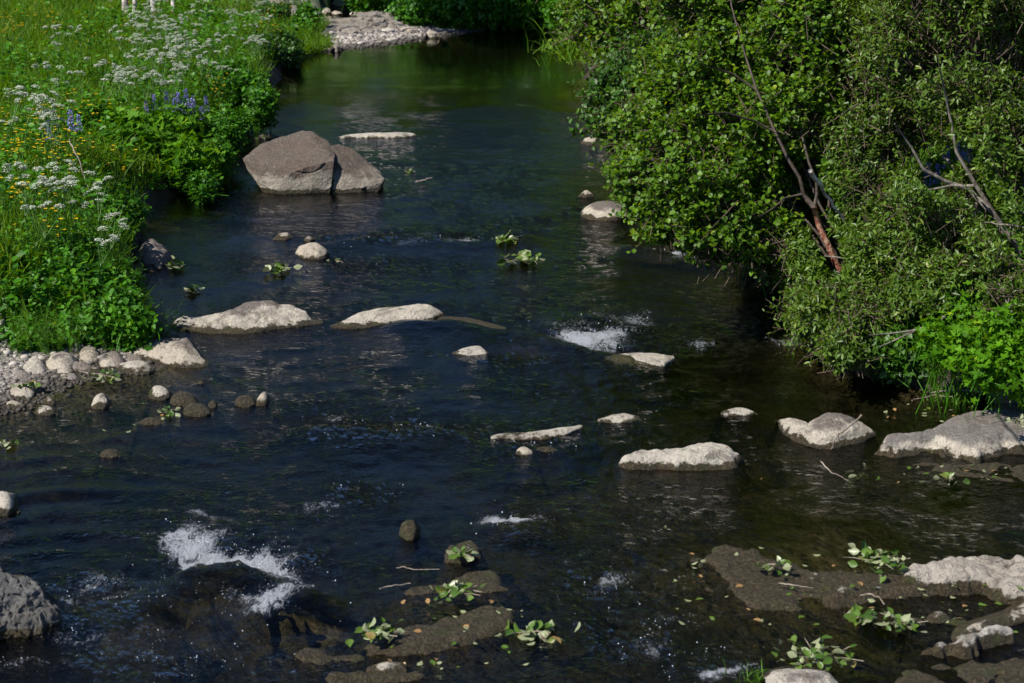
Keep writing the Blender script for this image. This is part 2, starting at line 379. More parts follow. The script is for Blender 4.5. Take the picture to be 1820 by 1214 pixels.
st = t.math('MULTIPLY', t.math('ADD', .62, t.math('MULTIPLY', chop, .38)), t.math('MULTIPLY', cm, t.ramp(t.noise(1.1, pos, 3, .6, .8), .38, .6, .30, 1.0)), clamp=True)
bp = t.n("Bump", i_Strength=st, i_Distance=.07, i_Height=hh)
fr = t.n("Fresnel", i_IOR=1.333, i_Normal=bp)
gl = t.n("BsdfGlossy", i_Color=(1, 1, 1), i_Roughness=.02, i_Normal=bp)
tp = t.n("BsdfTransparent", i_Color=t.mix(t.n('Attribute', attribute_name='clear').outputs['Fac'], (.06, .08, .045), (.95, .90, .70)))
wsh = t.n("MixShader", i_0=fr, i_1=tp, i_2=gl)
fmp = t.n("Mapping", i_Vector=pos, i_Scale=(1.5, .8, 1), i_Rotation=(0, 0, .5))
r1 = t.math('SUBTRACT', 1.0, t.math('MULTIPLY', t.math('ABSOLUTE', t.math('SUBTRACT', t.noise(8, fmp, 5, .65, 1.8), .5)), 7.0))
r2_ = t.math('SUBTRACT', 1.0, t.math('MULTIPLY', t.math('ABSOLUTE', t.math('SUBTRACT', t.noise(26, fmp, 4, .7, 1.0), .5)), 6.0))
fn2 = t.noise(120, pos, 4, .75)
ff = t.math('ADD', t.math('MULTIPLY', fo, 1.35), t.math('MULTIPLY', t.math('SUBTRACT', r1, .75), .55)); ff = t.math('ADD', ff, t.math('MULTIPLY', t.math('SUBTRACT', r2_, .7), .35)); ff = t.math('ADD', ff, t.math('MULTIPLY', t.math('SUBTRACT', fn2, .5), 1.3))
ffac = t.math('MULTIPLY', t.ramp(ff, .28, .95), t.ramp(fo, .03, .2))
fd = t.n("BsdfPrincipled", i_Base_Color=(.72, .76, .82), i_Roughness=.5, i_Normal=t.n("Bump", i_Strength=1.0, i_Distance=.03, i_Height=ff))
M_water = t.fin(t.n("MixShader", i_0=t.math('MULTIPLY', ffac, .85), i_1=wsh, i_2=fd))
X, Y = fan(3.2, 48, 820, 760, .42, 1.6)
h, chp = water_h(X, Y)
foam = 0 * X; FX = X + .13 * noise2(X * 4, Y * 3, 70) + .05 * noise2(X * 12, Y * 9, 71); FY = Y + .16 * noise2(X * 4, Y * 3, 72) + .06 * noise2(X * 12, Y * 9, 73)
FOAM = [(a, b, c, d, e if e >= .75 else e * .72) for a, b, c, d, e in FOAM]
for px, py, rx, ry, a in FOAM: foam = np.maximum(foam, a * el(FX, FY, px, py, rx * 1.1, ry * 1.15))
h = h + .022 * sstep(.3, 1.0, foam) * (fbm2(X * 14, Y * 14, 4, 31) + .5)
mb = MB(); mb.add(np.stack([X, Y, h], -1), grid_faces(*X.shape)[:, ::-1])
water = tag(mb.build("water", M_water), kind="structure")
clr = np.exp(-np.clip(-ground_z(X, Y) + np.minimum(h, .03), 0, 1) / .165)
for px, py, r, a in ((430, 1060, .35, .8), (250, 1115, .45, .7), (520, 1150, .4, .7), (760, 1120, .6, .7), (800, 1050, .4, .7), (1400, 1040, .8, .8), (950, 615, .3, .5), (1120, 638, .3, .5), (700, 770, .3, .4)): clr = np.maximum(clr, a * gauss(X, Y, px, py, r))
attr(water, "clear", clr); attr(water, "foam", foam); attr(water, "chop", chp)

def proj(p):
    p = np.asarray(p, float); d = p - [0, 0, CAM_H]; zc = d[..., 1] * CP - d[..., 2] * SP; yc = d[..., 1] * SP + d[..., 2] * CP
    return W_PX / 2 + F_PX * d[..., 0] / zc, H_PX / 2 - F_PX * yc / zc
# ------------------------------------------------------------------ rocks
MR_pale = rock_mat("pale_river_rock", zwet=.03, ztop=.30, topamt=.8)
MR_slab = rock_mat("broad_slab_rock", zwet=.03, ztop=.07, topamt=.95, top=(.155, .14, .125))
MR_thin = rock_mat("thin_pale_rock", zwet=.010, ztop=.30, topamt=.5)
MR_grey = rock_mat("grey_topped_rock", zwet=.03, ztop=.085, topamt=.95, top=(.13, .11, .095))
MR_big = rock_mat("brown_boulder_rock", zwet=.045, ztop=.20, topamt=1.0, top=(.125, .10, .08), pale=(.46, .41, .34), red=.2, lichen=.5, bd=.07)
MR_dark = rock_mat("dark_grey_rock", zwet=.05, ztop=.12, topamt=.9, top=(.10, .10, .10), pale=(.17, .165, .155))
MR_moss = rock_mat("mossy_river_rock", zwet=.17, ztop=.6, topamt=.3)
MR_shelf = rock_mat("algae_shelf_rock", zwet=.048, ztop=.6, topamt=.3, pale=(.55, .51, .45))
MR_sub = rock_mat("submerged_rock", zwet=1.5, ztop=2, topamt=.2)
MR_shore = rock_mat("shore_stone_rock", zwet=.02, ztop=.2, topamt=.6, pale=(.34, .30, .27), top=(.14, .12, .11))
MR_far = rock_mat("far_bank_rock", bd=.16, zwet=.02, ztop=.7, topamt=.8, top=(.18, .155, .135), pale=(.56, .50, .43))

def rock_sil(top, bot, flat=.5, amp=.03, seed=0, z0=0.0, nu=None, nv=30, mb=None, back=1.0, ridge=.5, fq=1.0, cuts=7, hang=None, cutz=.55):
    """a solid stone whose crest line and front water line are given, crest set back behind the front"""
    top = np.array(top, float); bot = np.array(bot, float)
    x0, x1 = min(top[0, 0], bot[0, 0]), max(top[-1, 0], bot[-1, 0])
    nu = nu or int(np.clip((x1 - x0) / 2.2, 26, 120)); a = np.linspace(0, 1, nu); xs = x0 + (x1 - x0) * (.5 - .5 * np.cos(a * math.pi)) if x1 - x0 < 90 else x0 + (x1 - x0) * a
    ty = np.interp(xs, top[:, 0], top[:, 1]); by = np.maximum(np.interp(xs, bot[:, 0], bot[:, 1]), ty + .5)
    Fp = P(xs, by, z0); Tp = P(xs, ty, z0)
    cy = Fp[:, 1] + flat * (Tp[:, 1] - Fp[:, 1]); tt = cy / Tp[:, 1]; cz = CAM_H + (z0 - CAM_H) * tt; cx = Tp[:, 0] * tt
    if hang:                                                    # undercut stone: the face leans out over a narrower foot
        hx, hy, hd = hang; yf = P(hx, hy, z0)[1]; un = (xs - x0) / (x1 - x0); yl = yf + .25 * np.clip((hx - xs) / (hx - x0), 0, 1) ** 1.5
        Fp = at(xs, by, yl); Fp[:, 2] = np.where(xs >= hx, z0, np.maximum(Fp[:, 2], z0)); cy = yl + hd * np.sin(np.clip(un, .02, .98) * math.pi) ** .6
        Tc = at(xs, ty, cy); cx = Tc[:, 0]; cz = Tc[:, 2]; fz0 = Fp[:, 2]
    else: fz0 = z0 + 0 * xs
    hgt = cz - z0; dep = cy - Fp[:, 1]
    rows = []
    for k in range(4):                                          # skirt below the water line
        q = k / 3; fl = .07 * (1 - q); ix_ = np.maximum(Fp[:, 0], at(hang[0], hang[1], Fp[0, 1])[0]) if hang else Fp[:, 0]; rows.append(np.stack([Fp[:, 0] + (ix_ - Fp[:, 0]) * (1 - q) + fl * np.linspace(-1, 1, nu), Fp[:, 1] - fl + (fz0 - z0) * (1 - q) * .8, fz0 - (.22 + fz0 - z0) * (1 - q) + 0 * xs], -1))
    for k in range(1, nv + 1):
        th = k / nv * math.pi / 2; fy = 1 - math.cos(th); fz = math.sin(th) ** (.75 + ridge * .5)
        fx = fy
        rows.append(np.stack([Fp[:, 0] + (cx - Fp[:, 0]) * fx, Fp[:, 1] + dep * fy, fz0 + (cz - fz0) * fz], -1))
    B = hgt / .62 * back + .04; nb = 12
    for k in range(1, nb + 1):
        q = k / nb; rows.append(np.stack([cx * (1 + B * q * 0), cy + B * q, z0 + hgt * (1 - q) ** 1.15], -1))
    rows.append(np.stack([cx + .07 * np.linspace(-1, 1, nu), cy + B + .07, z0 - .22 + 0 * xs], -1))
    g = np.stack(rows, 1)                                       # (nu, nrow, 3)
    sz = max(hgt.max(), .05)
    p = g * 1.0
    fr = fq * 1.7 / max(.12, (g[..., 0].max() - g[..., 0].min()) ** .5 * .6)
    off = np.array([seed * 3.17, seed * 1.7, seed * .9])
    # broken planes: shave the form with random flat cuts
    if cuts:
        p_lo = g[:, 4:-6].reshape(-1, 3).min(0); p_hi = g[:, 4:-6].reshape(-1, 3).max(0)
        gr_ = np.random.default_rng(seed * 13 + 5); up = g[:, 4:, :]; c_ = up.reshape(-1, 3).mean(0)
        ex = up.reshape(-1, 3).max(0) - up.reshape(-1, 3).min(0)
        for _ in range(cuts):
            nn_ = gr_.normal(size=3); nn_[2] = abs(nn_[2]) * cutz; nn_[1] -= .4; nn_ = nn_ / (ex + .02); nn_ /= np.linalg.norm(nn_)
            dd = (g - c_) @ nn_; lim = np.quantile(dd[:, 4:-6], gr_.uniform(.86, .97)); ex_ = np.maximum(dd - lim, 0)
            g = g - (ex_ * .85)[..., None] * nn_ * np.clip((g[..., 2:3] - z0 + .02) / .06, 0, 1) * (np.sin(np.linspace(.04, .96, nu) * math.pi) ** .7)[:, None, None]
        for ax_ in (0, 2):                                     # keep the measured width and height
            a0, a1 = p_lo[ax_], p_hi[ax_]; b0, b1 = g[:, 4:-6, ax_].min(), g[:, 4:-6, ax_].max()
            if ax_ == 0: g[..., 0] = a0 + (g[..., 0] - b0) * (a1 - a0) / (b1 - b0 + 1e-6)
            else: g[..., 2] = np.where(g[..., 2] > z0, z0 + (g[..., 2] - z0) * (a1 - z0) / (b1 - z0 + 1e-6), g[..., 2])
    n1 = np.stack([fbm3(p * fr + off + k * 31, 5, .55) for k in range(3)], -1) * .8
    rid = (1 - np.abs(noise3(p * fr * 2.3 + off)) * 2.6); fade = np.clip((g[..., 2] - z0 + .05) / .1, 0, 1)[..., None]
    amp_ = amp * np.clip(hgt / .12, .35, 1.2)[:, None, None]
    g = g + n1 * amp_ * np.array([1.0, 1.0, .8]) * fade
    g[..., 2] -= (amp_[..., 0] * .3 * np.clip(rid, 0, 1) ** 8) * fade[..., 0]
    own = mb is None; mb = mb or MB()
    mb.add(g, grid_faces(g.shape[0], g.shape[1]))
    return mb
def slab(poly, H=.08, edge=.12, amp=.03, seed=0, step=None, tilt=(0, 0), floor=-.28, mb=None, fq=1.0, blobs=()):
    """low slab of rock: outline in pixels on the water plane, relief from noise"""
    q = np.array(pw(poly)); x0, y0 = q.min(0) - .15; x1, y1 = q.max(0) + .15
    step = step or max(.009, min((x1 - x0), (y1 - y0)) / 60)
    nx, ny = int((x1 - x0) / step) + 2, int((y1 - y0) / step) + 2
    X, Y = np.meshgrid(np.linspace(x0, x1, nx), np.linspace(y0, y1, ny), indexing='ij')
    d = -sdf(q, X, Y) + .09 * edge / .12 * fbm2(X * 4 * fq + seed, Y * 4 * fq, 4, seed)
    z = floor + (H - floor) * sstep(-edge, edge, d) ** .8
    c = q.mean(0); z = z + tilt[0] * (X - c[0]) + tilt[1] * (Y - c[1])
    z = z + sstep(-.05, .05, d) * amp * (.9 * fbm2(X * 2.2 * fq + seed * 3, Y * 2.2 * fq, 5, seed + 3) + .3 * fbm2(X * 18, Y * 18, 3, seed + 5) - .45 * np.clip(1 - np.abs(noise2(X * 4 * fq, Y * 4 * fq, seed + 8)) * 6, 0, 1))
    for bx, by, r, a in blobs:
        b = P(bx, by); z = z + a * np.exp(-((X - b[0]) ** 2 + (Y - b[1]) ** 2) / r ** 2)
    mb = mb or MB(); mb.add(np.stack([X, Y, z], -1), grid_faces(nx, ny)); return mb
NROCK = [0]
def R(label, top, bot, mat, cat="rock", name="river_rock", group=None, **kw):
    NROCK[0] += 1; kw.setdefault("seed", NROCK[0])
    mb = rock_sil(top, bot, **kw); c = P((top[0][0] + top[-1][0]) / 2, (bot[0][1] + bot[-1][1]) / 2)
    return tag(mb.build(name, mat, origin=(c[0], c[1], 0)), label, cat, group)
def S(label, poly, mat, cat="rock", name="flat_rock", group=None, **kw):
    NROCK[0] += 1; kw.setdefault("seed", NROCK[0] % 13)
    mb = slab(poly, **kw); c = np.array(pw(poly)).mean(0)
    return tag(mb.build(name, mat, origin=(c[0], c[1], 0)), label, cat, group)
def stone(label, cx, by, w, h, mat,  flat=.45, name="river_rock", peak=.45, amp=.025, group=None, cat="rock", sharp=0.0, **kw):
    """small stone: centre x, water line y, width and height in pixels"""
    a = np.linspace(0, 1, 11); prof = np.sin(np.clip(a, 0, 1) ** (math.log(.5) / math.log(peak)) * math.pi) ** (.55 + sharp)
    top = [(cx - w / 2 + w * q, by - h * p_ - h * .04) for q, p_ in zip(a, prof)]
    bot = [(cx - w / 2 + w * q, by - h * .28 + h * .28 * math.sin(q * math.pi) ** .6) for q in a]
    return R(label, top, bot, mat, cat, name, group, flat=flat, amp=amp, **kw)

# the large boulder in mid stream: two blocks parted by a crack
bo = tag(empty("boulder", P(550, 330)), "large angular brown boulder with reddish top, split by a crack, in mid stream", "boulder")
c0 = np.array(bo.location)
import bmesh
def hull_rock(name, pts, mat, parent, c0, amp=.022, seed=1):
    """angular stone: hull of measured corner points (pixel x, pixel y, distance), finely broken surface"""
    yf = float(P(540, 345)[1]); V = [at(a, b, yf + d) for a, b, d in pts]
    xs_ = [v[0] for v in V]; V += [np.array([min(xs_) + .22, yf + .95, -.25]), np.array([max(xs_) - .12, yf + .95, -.25]), np.array([min(xs_) + .38, yf + .05, -.25]), np.array([max(xs_) - .12, yf + .10, -.25])]
    bm = bmesh.new(); [bm.verts.new(v) for v in V]; r = bmesh.ops.convex_hull(bm, input=bm.verts)
    for v in [v for v in bm.verts if not v.link_faces]: bm.verts.remove(v)
    bmesh.ops.triangulate(bm, faces=bm.faces)
    for c in (3, 3, 2): bmesh.ops.subdivide_edges(bm, edges=[e for e in bm.edges if e.calc_length() > .012], cuts=c, use_grid_fill=True)
    bmesh.ops.triangulate(bm, faces=bm.faces)
    for _ in range(1): bmesh.ops.smooth_vert(bm, verts=bm.verts, factor=.5, use_axis_x=True, use_axis_y=True, use_axis_z=True)
    p = np.array([v.co[:] for v in bm.verts]); o = np.array([seed * 5.1, 2.0, 7.0])
    d = np.stack([fbm3(p * 3.2 + o + 31 * k, 5, .6) for k in range(3)], -1) * amp
    cr = np.clip(1 - np.abs(noise3(p * [2.2, 2.2, 3.4] + o)) * 16, 0, 1); ct = p.mean(0)
    p = p + d - unit_(p - ct) * (cr * .009)[:, None]; f = np.array([[v.index for v in f.verts] for f in bm.faces]); bm.free()
    ob = MB().add(p, f).build(name, mat, origin=c0); ob.parent = parent; ob.location = (0, 0, 0)
def unit_(a): return a / (np.linalg.norm(a, axis=-1, keepdims=True) + 1e-9)
hull_rock("main_block", [(486, 342, 0), (540, 346, 0), (590, 341, .03), (432, 282, .28), (438, 298, .25), (455, 320, .14), (468, 296, .10), (520, 306, .0), (566, 292, .02), (594, 285, .06), (462, 257, .62), (500, 243, .72), (538, 231, .80), (552, 233, .80), (578, 246, .72), (597, 268, .45)], MR_big, bo, c0, seed=1)
hull_rock("side_block", [(592, 339, .05), (640, 335, .06), (678, 325, .16), (684, 319, .22), (590, 285, .16), (590, 258, .50), (600, 254, .60), (624, 263, .62), (645, 284, .55), (650, 306, .18), (665, 299, .50), (674, 305, .42), (610, 300, .12)], MR_big, bo, c0, seed=4, amp=.02)
R("thin pale strip of rock barely above water behind the large boulder", [(600, 243), (618, 239), (650, 236), (735, 235), (740, 239)], [(600, 245), (650, 245), (700, 246), (740, 242)], MR_thin, flat=.35, amp=.012, fq=2)
R("small flat stone just left of the large boulder's tip", [(452, 245), (465, 239), (480, 236), (492, 241)], [(452, 248), (470, 248), (492, 245)], MR_shore, flat=.5, amp=.01)
R("grey rounded stone under the far left bank's overhanging plants", [(418, 236), (432, 223), (444, 219), (452, 228)], [(418, 238), (440, 238), (452, 234)], MR_dark, flat=.4, amp=.012)
R("pale flat stone with a dark crack beside the right bank, upstream of the boulder's level", [(1032, 252), (1042, 244), (1058, 242), (1061, 248), (1064, 243), (1085, 243), (1096, 252)], [(1032, 256), (1050, 259), (1062, 256), (1085, 259), (1096, 255)], MR_pale, flat=.45, amp=.012, fq=2)
R("small pale stone half hidden by right bank leaves, right of the cracked flat stone", [(1106, 273), (1120, 267), (1140, 270)], [(1106, 276), (1120, 279), (1140, 275)], MR_pale, flat=.4, amp=.01)
R("small pointed white stone above the half grey rock near the right bush", [(1027, 348), (1035, 342), (1043, 336), (1056, 347)], [(1027, 350), (1040, 352), (1056, 350)], MR_pale, flat=.35, amp=.01)
R("white and grey rounded rock at the left tips of the right bush", [(1032, 378), (1040, 366), (1058, 358), (1085, 357), (1104, 362), (1116, 378)], [(1032, 384), (1048, 391), (1075, 393), (1105, 391), (1116, 385)], MR_grey, flat=.4, amp=.02, ridge=.2)
R("small white stone upstream left of the round white rock", [(485, 424), (495, 415), (510, 413), (520, 420)], [(485, 426), (505, 428), (520, 424)], MR_pale, flat=.4, amp=.012)
R("tiny grey stone between two white stones in mid stream", [(540, 425), (548, 419), (560, 423)], [(540, 427), (550, 429), (560, 426)], MR_shore, flat=.4, amp=.01)
R("round white pitted rock in mid stream above the long pale rocks", [(525, 448), (530, 438), (548, 432), (566, 430), (578, 438), (588, 452)], [(525, 455), (540, 462), (565, 464), (580, 461), (588, 456)], MR_pale, flat=.4, amp=.025, ridge=.2, fq=1.4)
R("grey brown cone shaped rock against the left bank", [(238, 458), (250, 440), (264, 424), (272, 422), (290, 436), (306, 452)], [(238, 465), (255, 474), (280, 475), (298, 471), (306, 462)], MR_shore, flat=.38, amp=.035, ridge=.5)
for lb, cx, by, w, h in [("small pale stone in front of the cone shaped rock", 280, 481, 18, 13), ("small brown stone in front of the cone shaped rock", 266, 486, 24, 14), ("tiny stone at the left foot of the cone shaped rock", 247, 478, 16, 10), ("small grey stone under plants below the cone shaped rock", 258, 496, 18, 10)]:
    stone(lb, cx, by, w, h, MR_shore if 'brown' not in lb else MR_moss, amp=.012)
R("long two humped rock, grey brown on top and white below, left mid stream", [(302, 578), (318, 566), (325, 563), (345, 566), (400, 554), (425, 545), (440, 533), (462, 529), (482, 534), (495, 542), (515, 541), (545, 552), (549, 560), (556, 569), (575, 571)],
  [(302, 583), (335, 588), (370, 592), (405, 598), (440, 592), (480, 586), (530, 582), (560, 577), (575, 574)], MR_grey, flat=.55, amp=.05, ridge=.3, fq=1.5, nv=40)
R("long smooth white rock with rounded right end in mid stream", [(588, 579), (612, 570), (640, 556), (680, 549), (710, 547), (735, 537), (760, 535), (778, 542), (788, 556)],
  [(588, 582), (620, 585), (680, 582), (720, 579), (770, 572), (788, 563)], MR_pale, flat=.55, amp=.03, ridge=.1, fq=1.1, nv=40)
R("dark wet rock humps just under water, right of the long smooth white rock", [(770, 566), (800, 560), (830, 563), (860, 572), (900, 584)], [(770, 574), (820, 582), (860, 586), (900, 590)], MR_moss, name="submerged_rock", flat=.8, amp=.02)
R("small flat wedge of pale rock below the smooth white rock", [(803, 627), (822, 619), (838, 615), (852, 614), (868, 627)], [(803, 630), (830, 634), (855, 634), (868, 631)], MR_thin, flat=.5, amp=.012)
R("low pale rock just below the foam chute in mid stream", [(1075, 637), (1090, 630), (1130, 626), (1165, 627), (1198, 633)], [(1075, 640), (1110, 645), (1150, 652), (1180, 650), (1198, 637)], MR_thin, flat=.6, amp=.03, fq=1.6, z0=.02)
R("large pale wedge shaped slab at the tip of the left stone shore", [(212, 628), (238, 613), (262, 602), (300, 601), (333, 599), (345, 617), (356, 633), (370, 647)], [(212, 634), (250, 642), (280, 648), (330, 655), (355, 654), (370, 651)], MR_grey, flat=.55, amp=.03, ridge=.1, fq=1.3, nv=40)
R("smaller pale slab leaning in front of the wedge shaped slab", [(205, 655), (212, 640), (235, 637), (258, 642), (274, 656)], [(205, 660), (235, 668), (260, 666), (274, 660)], MR_pale, flat=.55, amp=.025)
R("jagged pale rock rising between bank plants and the wedge slab", [(196, 614), (204, 596), (212, 604), (220, 593), (230, 602), (242, 608), (250, 620)], [(196, 620), (225, 626), (250, 623)], MR_shore, flat=.3, amp=.03, fq=2)
R("dark jagged rock under the bank plants of the stone shore", [(126, 632), (134, 606), (140, 602), (150, 612), (160, 628)], [(126, 638), (145, 642), (160, 634)], MR_dark, flat=.3, amp=.03, fq=2, name="shore_stone")
shore = [("rounded pale boulder on the left stone shore, tallest of its row", 159, 652, 38, 32, MR_pale), ("smooth round pale stone right of the tallest shore stone", 189, 637, 26, 18, MR_pale), ("flat pale stone below the tallest shore stone", 158, 666, 40, 14, MR_pale),
    ("low grey stone between the shore boulder and the small slab", 194, 660, 34, 24, MR_shore), ("large blocky grey shore rock with white lower face", 108, 668, 54, 40, MR_grey), ("broad grey rock left of the blocky shore rock", 62, 674, 44, 36, MR_shore),
    ("brownish angular rock at the left of the stone shore under plants", 40, 645, 36, 28, MR_shore), ("rust tinted rock at the far left edge of the shore", 12, 648, 30, 22, MR_shore), ("small stone atop the broad grey shore rock", 70, 642, 22, 16, MR_shore),
    ("angular cracked grey stone by the green leaves at far left", 40, 712, 46, 30, MR_shore), ("flat pale stone below the cracked grey stone", 26, 727, 30, 14, MR_pale), ("small pale stone with dark eye at the shore edge", 88, 718, 22, 12, MR_pale),
    ("low pale stone standing in shallows below the left shore", 80, 737, 34, 15, MR_pale), ("isolated pointed pale stone in the shallows off the left shore", 178, 727, 30, 25, MR_pale), ("pale stone on the left edge below the shore rocks", 6, 690, 26, 18, MR_shore),
    ("small grey stone among leaves beside the cracked grey stone", 72, 692, 20, 16, MR_shore)]
for lb, cx, by, w, h, m in shore: stone(lb, cx, by + 2, w * 1.2, h * 1.2, MR_pale if m is MR_shore and cx % 3 else m, name="shore_stone", amp=.03, peak=random.uniform(.35, .6), fq=1.5, group="stones along the left shore")
r2 = random.Random(5)
for k in range(85):
    cx = r2.uniform(0, 245); by = 648 + (1 - cx / 245) * r2.uniform(-8, 62) + r2.uniform(-10, 8); w = 9 + min(34, r2.expovariate(1 / 10))
    stone("little grey stone among the bigger stones of the left shore", cx, by, w, w * r2.uniform(.5, .8), r2.choice([MR_shore, MR_pale, MR_shore]), name="shore_stone", amp=.014, group="little stones of the left shore", nv=10, nu=14, peak=r2.uniform(.35, .6), cat="stone")
stone("white topped rock at the left of two mossy mounds", 284, 712, 44, 26, MR_pale, amp=.025)
stone("upper dark mossy mound beside the white topped rock", 326, 722, 54, 28, MR_moss, name="mossy_rock", amp=.03)
stone("lower dark mossy mound with a few pale chips", 350, 740, 56, 24, MR_moss, name="mossy_rock", amp=.03)
stone("tiny dark stone right of the lower mossy mound", 378, 726, 18, 14, MR_moss, amp=.01)
stone("dark submerged mossy rock below the mossy mounds", 268, 756, 46, 14, MR_moss, name="mossy_rock", amp=.02)
stone("white capped dark stone standing in blue water left of centre", 466, 722, 26, 25, MR_pale, amp=.02, peak=.6)
stone("dark wet rock joined to the white capped stone", 436, 724, 42, 22, MR_moss, name="mossy_rock", amp=.03)
stone("small dark rock with white speck in the lower left pool", 194, 814, 36, 15, MR_moss, name="mossy_rock", amp=.02)
stone("smooth round white rock cut by the left edge of the picture", 6, 916, 50, 42, MR_pale, amp=.015, flat=.4)
stone("small dark grey round stone at mid left near the tiny sparkle", 357, 683, 12, 7, MR_dark, amp=.006)
R("big dark grey rock with shaded right side, cut by the left edge at the bottom", [(-90, 1030), (-40, 1016), (0, 1014), (30, 1024), (62, 1034), (85, 1052), (105, 1085), (120, 1110)], [(-90, 1150), (-40, 1150), (0, 1144), (50, 1142), (90, 1135), (120, 1120)], MR_dark, flat=.42, amp=.06, ridge=.2, nv=60, fq=2.6, cuts=14)
R("small upright mossy stone in the foreground current", [(710, 945), (714, 930), (724, 922), (734, 923), (745, 936), (747, 948)], [(710, 952), (722, 962), (735, 962), (747, 954)], MR_moss, name="mossy_rock", flat=.35, amp=.02)
R("long thin pale rock lying low right of centre", [(872, 776), (890, 771), (935, 769), (975, 764), (1005, 757), (1030, 751), (1036, 756)], [(872, 780), (920, 784), (970, 783), (1010, 772), (1036, 760)], MR_thin, flat=.6, amp=.018, fq=2)
R("short low pale rock up and right of the long thin pale rock", [(1062, 747), (1085, 739), (1110, 734), (1136, 742)], [(1062, 750), (1090, 753), (1120, 751), (1136, 746)], MR_thin, flat=.6, amp=.015)
stone("small white tipped stone below the long thin pale rock", 932, 810, 34, 16, MR_thin, amp=.015)
stone("tiny dark wet stone right of the small white tipped stone", 972, 806, 46, 12, MR_moss, name="mossy_rock", amp=.012)
S("long low pale slab with brown algae skirt in front of the turtle shaped rock", [(1090, 826), (1130, 812), (1180, 802), (1250, 800), (1300, 804), (1345, 806), (1420, 812), (1380, 826), (1300, 838), (1200, 842), (1120, 838)], MR_pale, H=.045, edge=.10, amp=.025, blobs=[(1200, 818, .3, .02), (1290, 815, .25, .015), (1390, 818, .2, -.06)])
stone("little half sunk stone with pale top and a leaf, left of the turtle shaped rock", 1314, 738, 64, 13, MR_thin, flat=.6, amp=.018)
R("turtle shaped rock with grey head and pale rounded back", [(1384, 752), (1390, 744), (1402, 741), (1425, 746), (1438, 751), (1455, 742), (1470, 736), (1495, 733), (1515, 738), (1535, 752), (1556, 768)],
  [(1384, 758), (1392, 772), (1420, 786), (1450, 797), (1480, 799), (1520, 792), (1556, 776)], MR_grey, flat=.5, amp=.035, ridge=.2, nv=44, fq=1.4)
S("broad grey slab with white edge running off the right side", [(1535, 808), (1546, 792), (1600, 778), (1660, 764), (1720, 742), (1790, 720), (1900, 690), (2100, 680), (2080, 800), (1900, 838), (1820, 812), (1740, 822), (1650, 815), (1590, 822)], MR_slab, H=.10, edge=.16, amp=.016, tilt=(.045, .0), name="rock_slab", step=.014)
S("drowned brown shelf below the broad grey slab, littered with leaves", [(1570, 820), (1650, 812), (1740, 818), (1900, 815), (1900, 870), (1760, 858), (1640, 850)], MR_shelf, H=.012, edge=.1, amp=.02, name="rock_shelf", step=.016)
S("rugged white slab in the bottom right with algae fringe", [(1585, 1040), (1600, 1020), (1680, 1012), (1740, 1004), (1830, 1006), (1990, 1000), (2000, 1080), (1850, 1088), (1800, 1080), (1740, 1060), (1680, 1062), (1620, 1055)], MR_shelf, H=.085, edge=.07, amp=.035, name="rock_slab", step=.008, fq=1.5)
S("wide brown algae covered shelf left of the rugged white slab", [(1190, 975), (1290, 958), (1380, 985), (1480, 1002), (1590, 1008), (1700, 1015), (1740, 1070), (1640, 1075), (1500, 1095), (1440, 1090), (1350, 1110), (1280, 1080), (1220, 1030)], MR_shelf, H=.022, edge=.16, amp=.024, name="rock_shelf", step=.012, fq=1.2, blobs=[(1500, 1068, .06, .05), (1480, 1075, .04, .04)])
R("pale root like rock ridge reaching in from the bottom right edge", [(1694, 1140), (1710, 1122), (1745, 1105), (1790, 1090), (1822, 1072), (1880, 1050)], [(1694, 1148), (1730, 1140), (1770, 1118), (1822, 1106), (1880, 1090)], MR_pale, flat=.6, amp=.02, name="rock_ridge", fq=2)
S("flat pale rock with brown fringe under the root like ridge", [(1600, 1172), (1625, 1155), (1680, 1148), (1740, 1130), (1800, 1130), (1812, 1145), (1750, 1158), (1720, 1175), (1660, 1172)], MR_shelf, H=.075, edge=.06, amp=.03, name="flat_rock", step=.007, fq=1.5)
S("brown drowned rock in the bottom right corner holding a yellow leaf", [(1560, 1180), (1640, 1168), (1740, 1170), (1860, 1150), (1900, 1240), (1640, 1250), (1560, 1215)], MR_shelf, H=.015, edge=.1, amp=.025, name="rock_shelf", step=.012)
for k, (lb, cx, by, w, h) in enumerate([("white knobbly stone between the white slab and the ridge", 1668, 1108, 46, 22), ("low pale stone right of the knobbly one", 1705, 1112, 34, 14), ("little pale stone left under the knobbly one", 1630, 1112, 30, 12), ("small pale chip of rock on the algae shelf", 1508, 1062, 26, 16), ("smaller pale chip under the algae shelf stone", 1512, 1078, 16, 9)]):
    stone(lb, cx, by, w, h, MR_pale, amp=.02, flat=.6)
R("smooth brown grey rock peeking over the bottom edge", [(1360, 1206), (1378, 1194), (1410, 1189), (1450, 1190), (1480, 1196), (1492, 1212)], [(1360, 1240), (1400, 1250), (1450, 1250), (1492, 1240)], MR_grey, flat=.5, amp=.015, ridge=.1)
S("upper brown shelf strewn with fallen green leaves, bottom centre", [(660, 1045), (720, 1035), (820, 1018), (870, 1015), (940, 1040), (930, 1062), (860, 1072), (740, 1075), (670, 1068)], MR_shelf, H=.014, edge=.12, amp=.02, name="rock_shelf", step=.01)
S("main dark brown shelf sloping to the bottom edge of the picture", [(700, 1100), (790, 1082), (880, 1068), (950, 1072), (955, 1100), (930, 1135), (860, 1160), (780, 1180), (700, 1192), (600, 1190), (460, 1196), (380, 1160), (420, 1140), (520, 1142), (600, 1150)], MR_shelf, H=.017, edge=.14, amp=.020, name="rock_shelf", step=.011, blobs=[(880, 1095, .25, .012)])
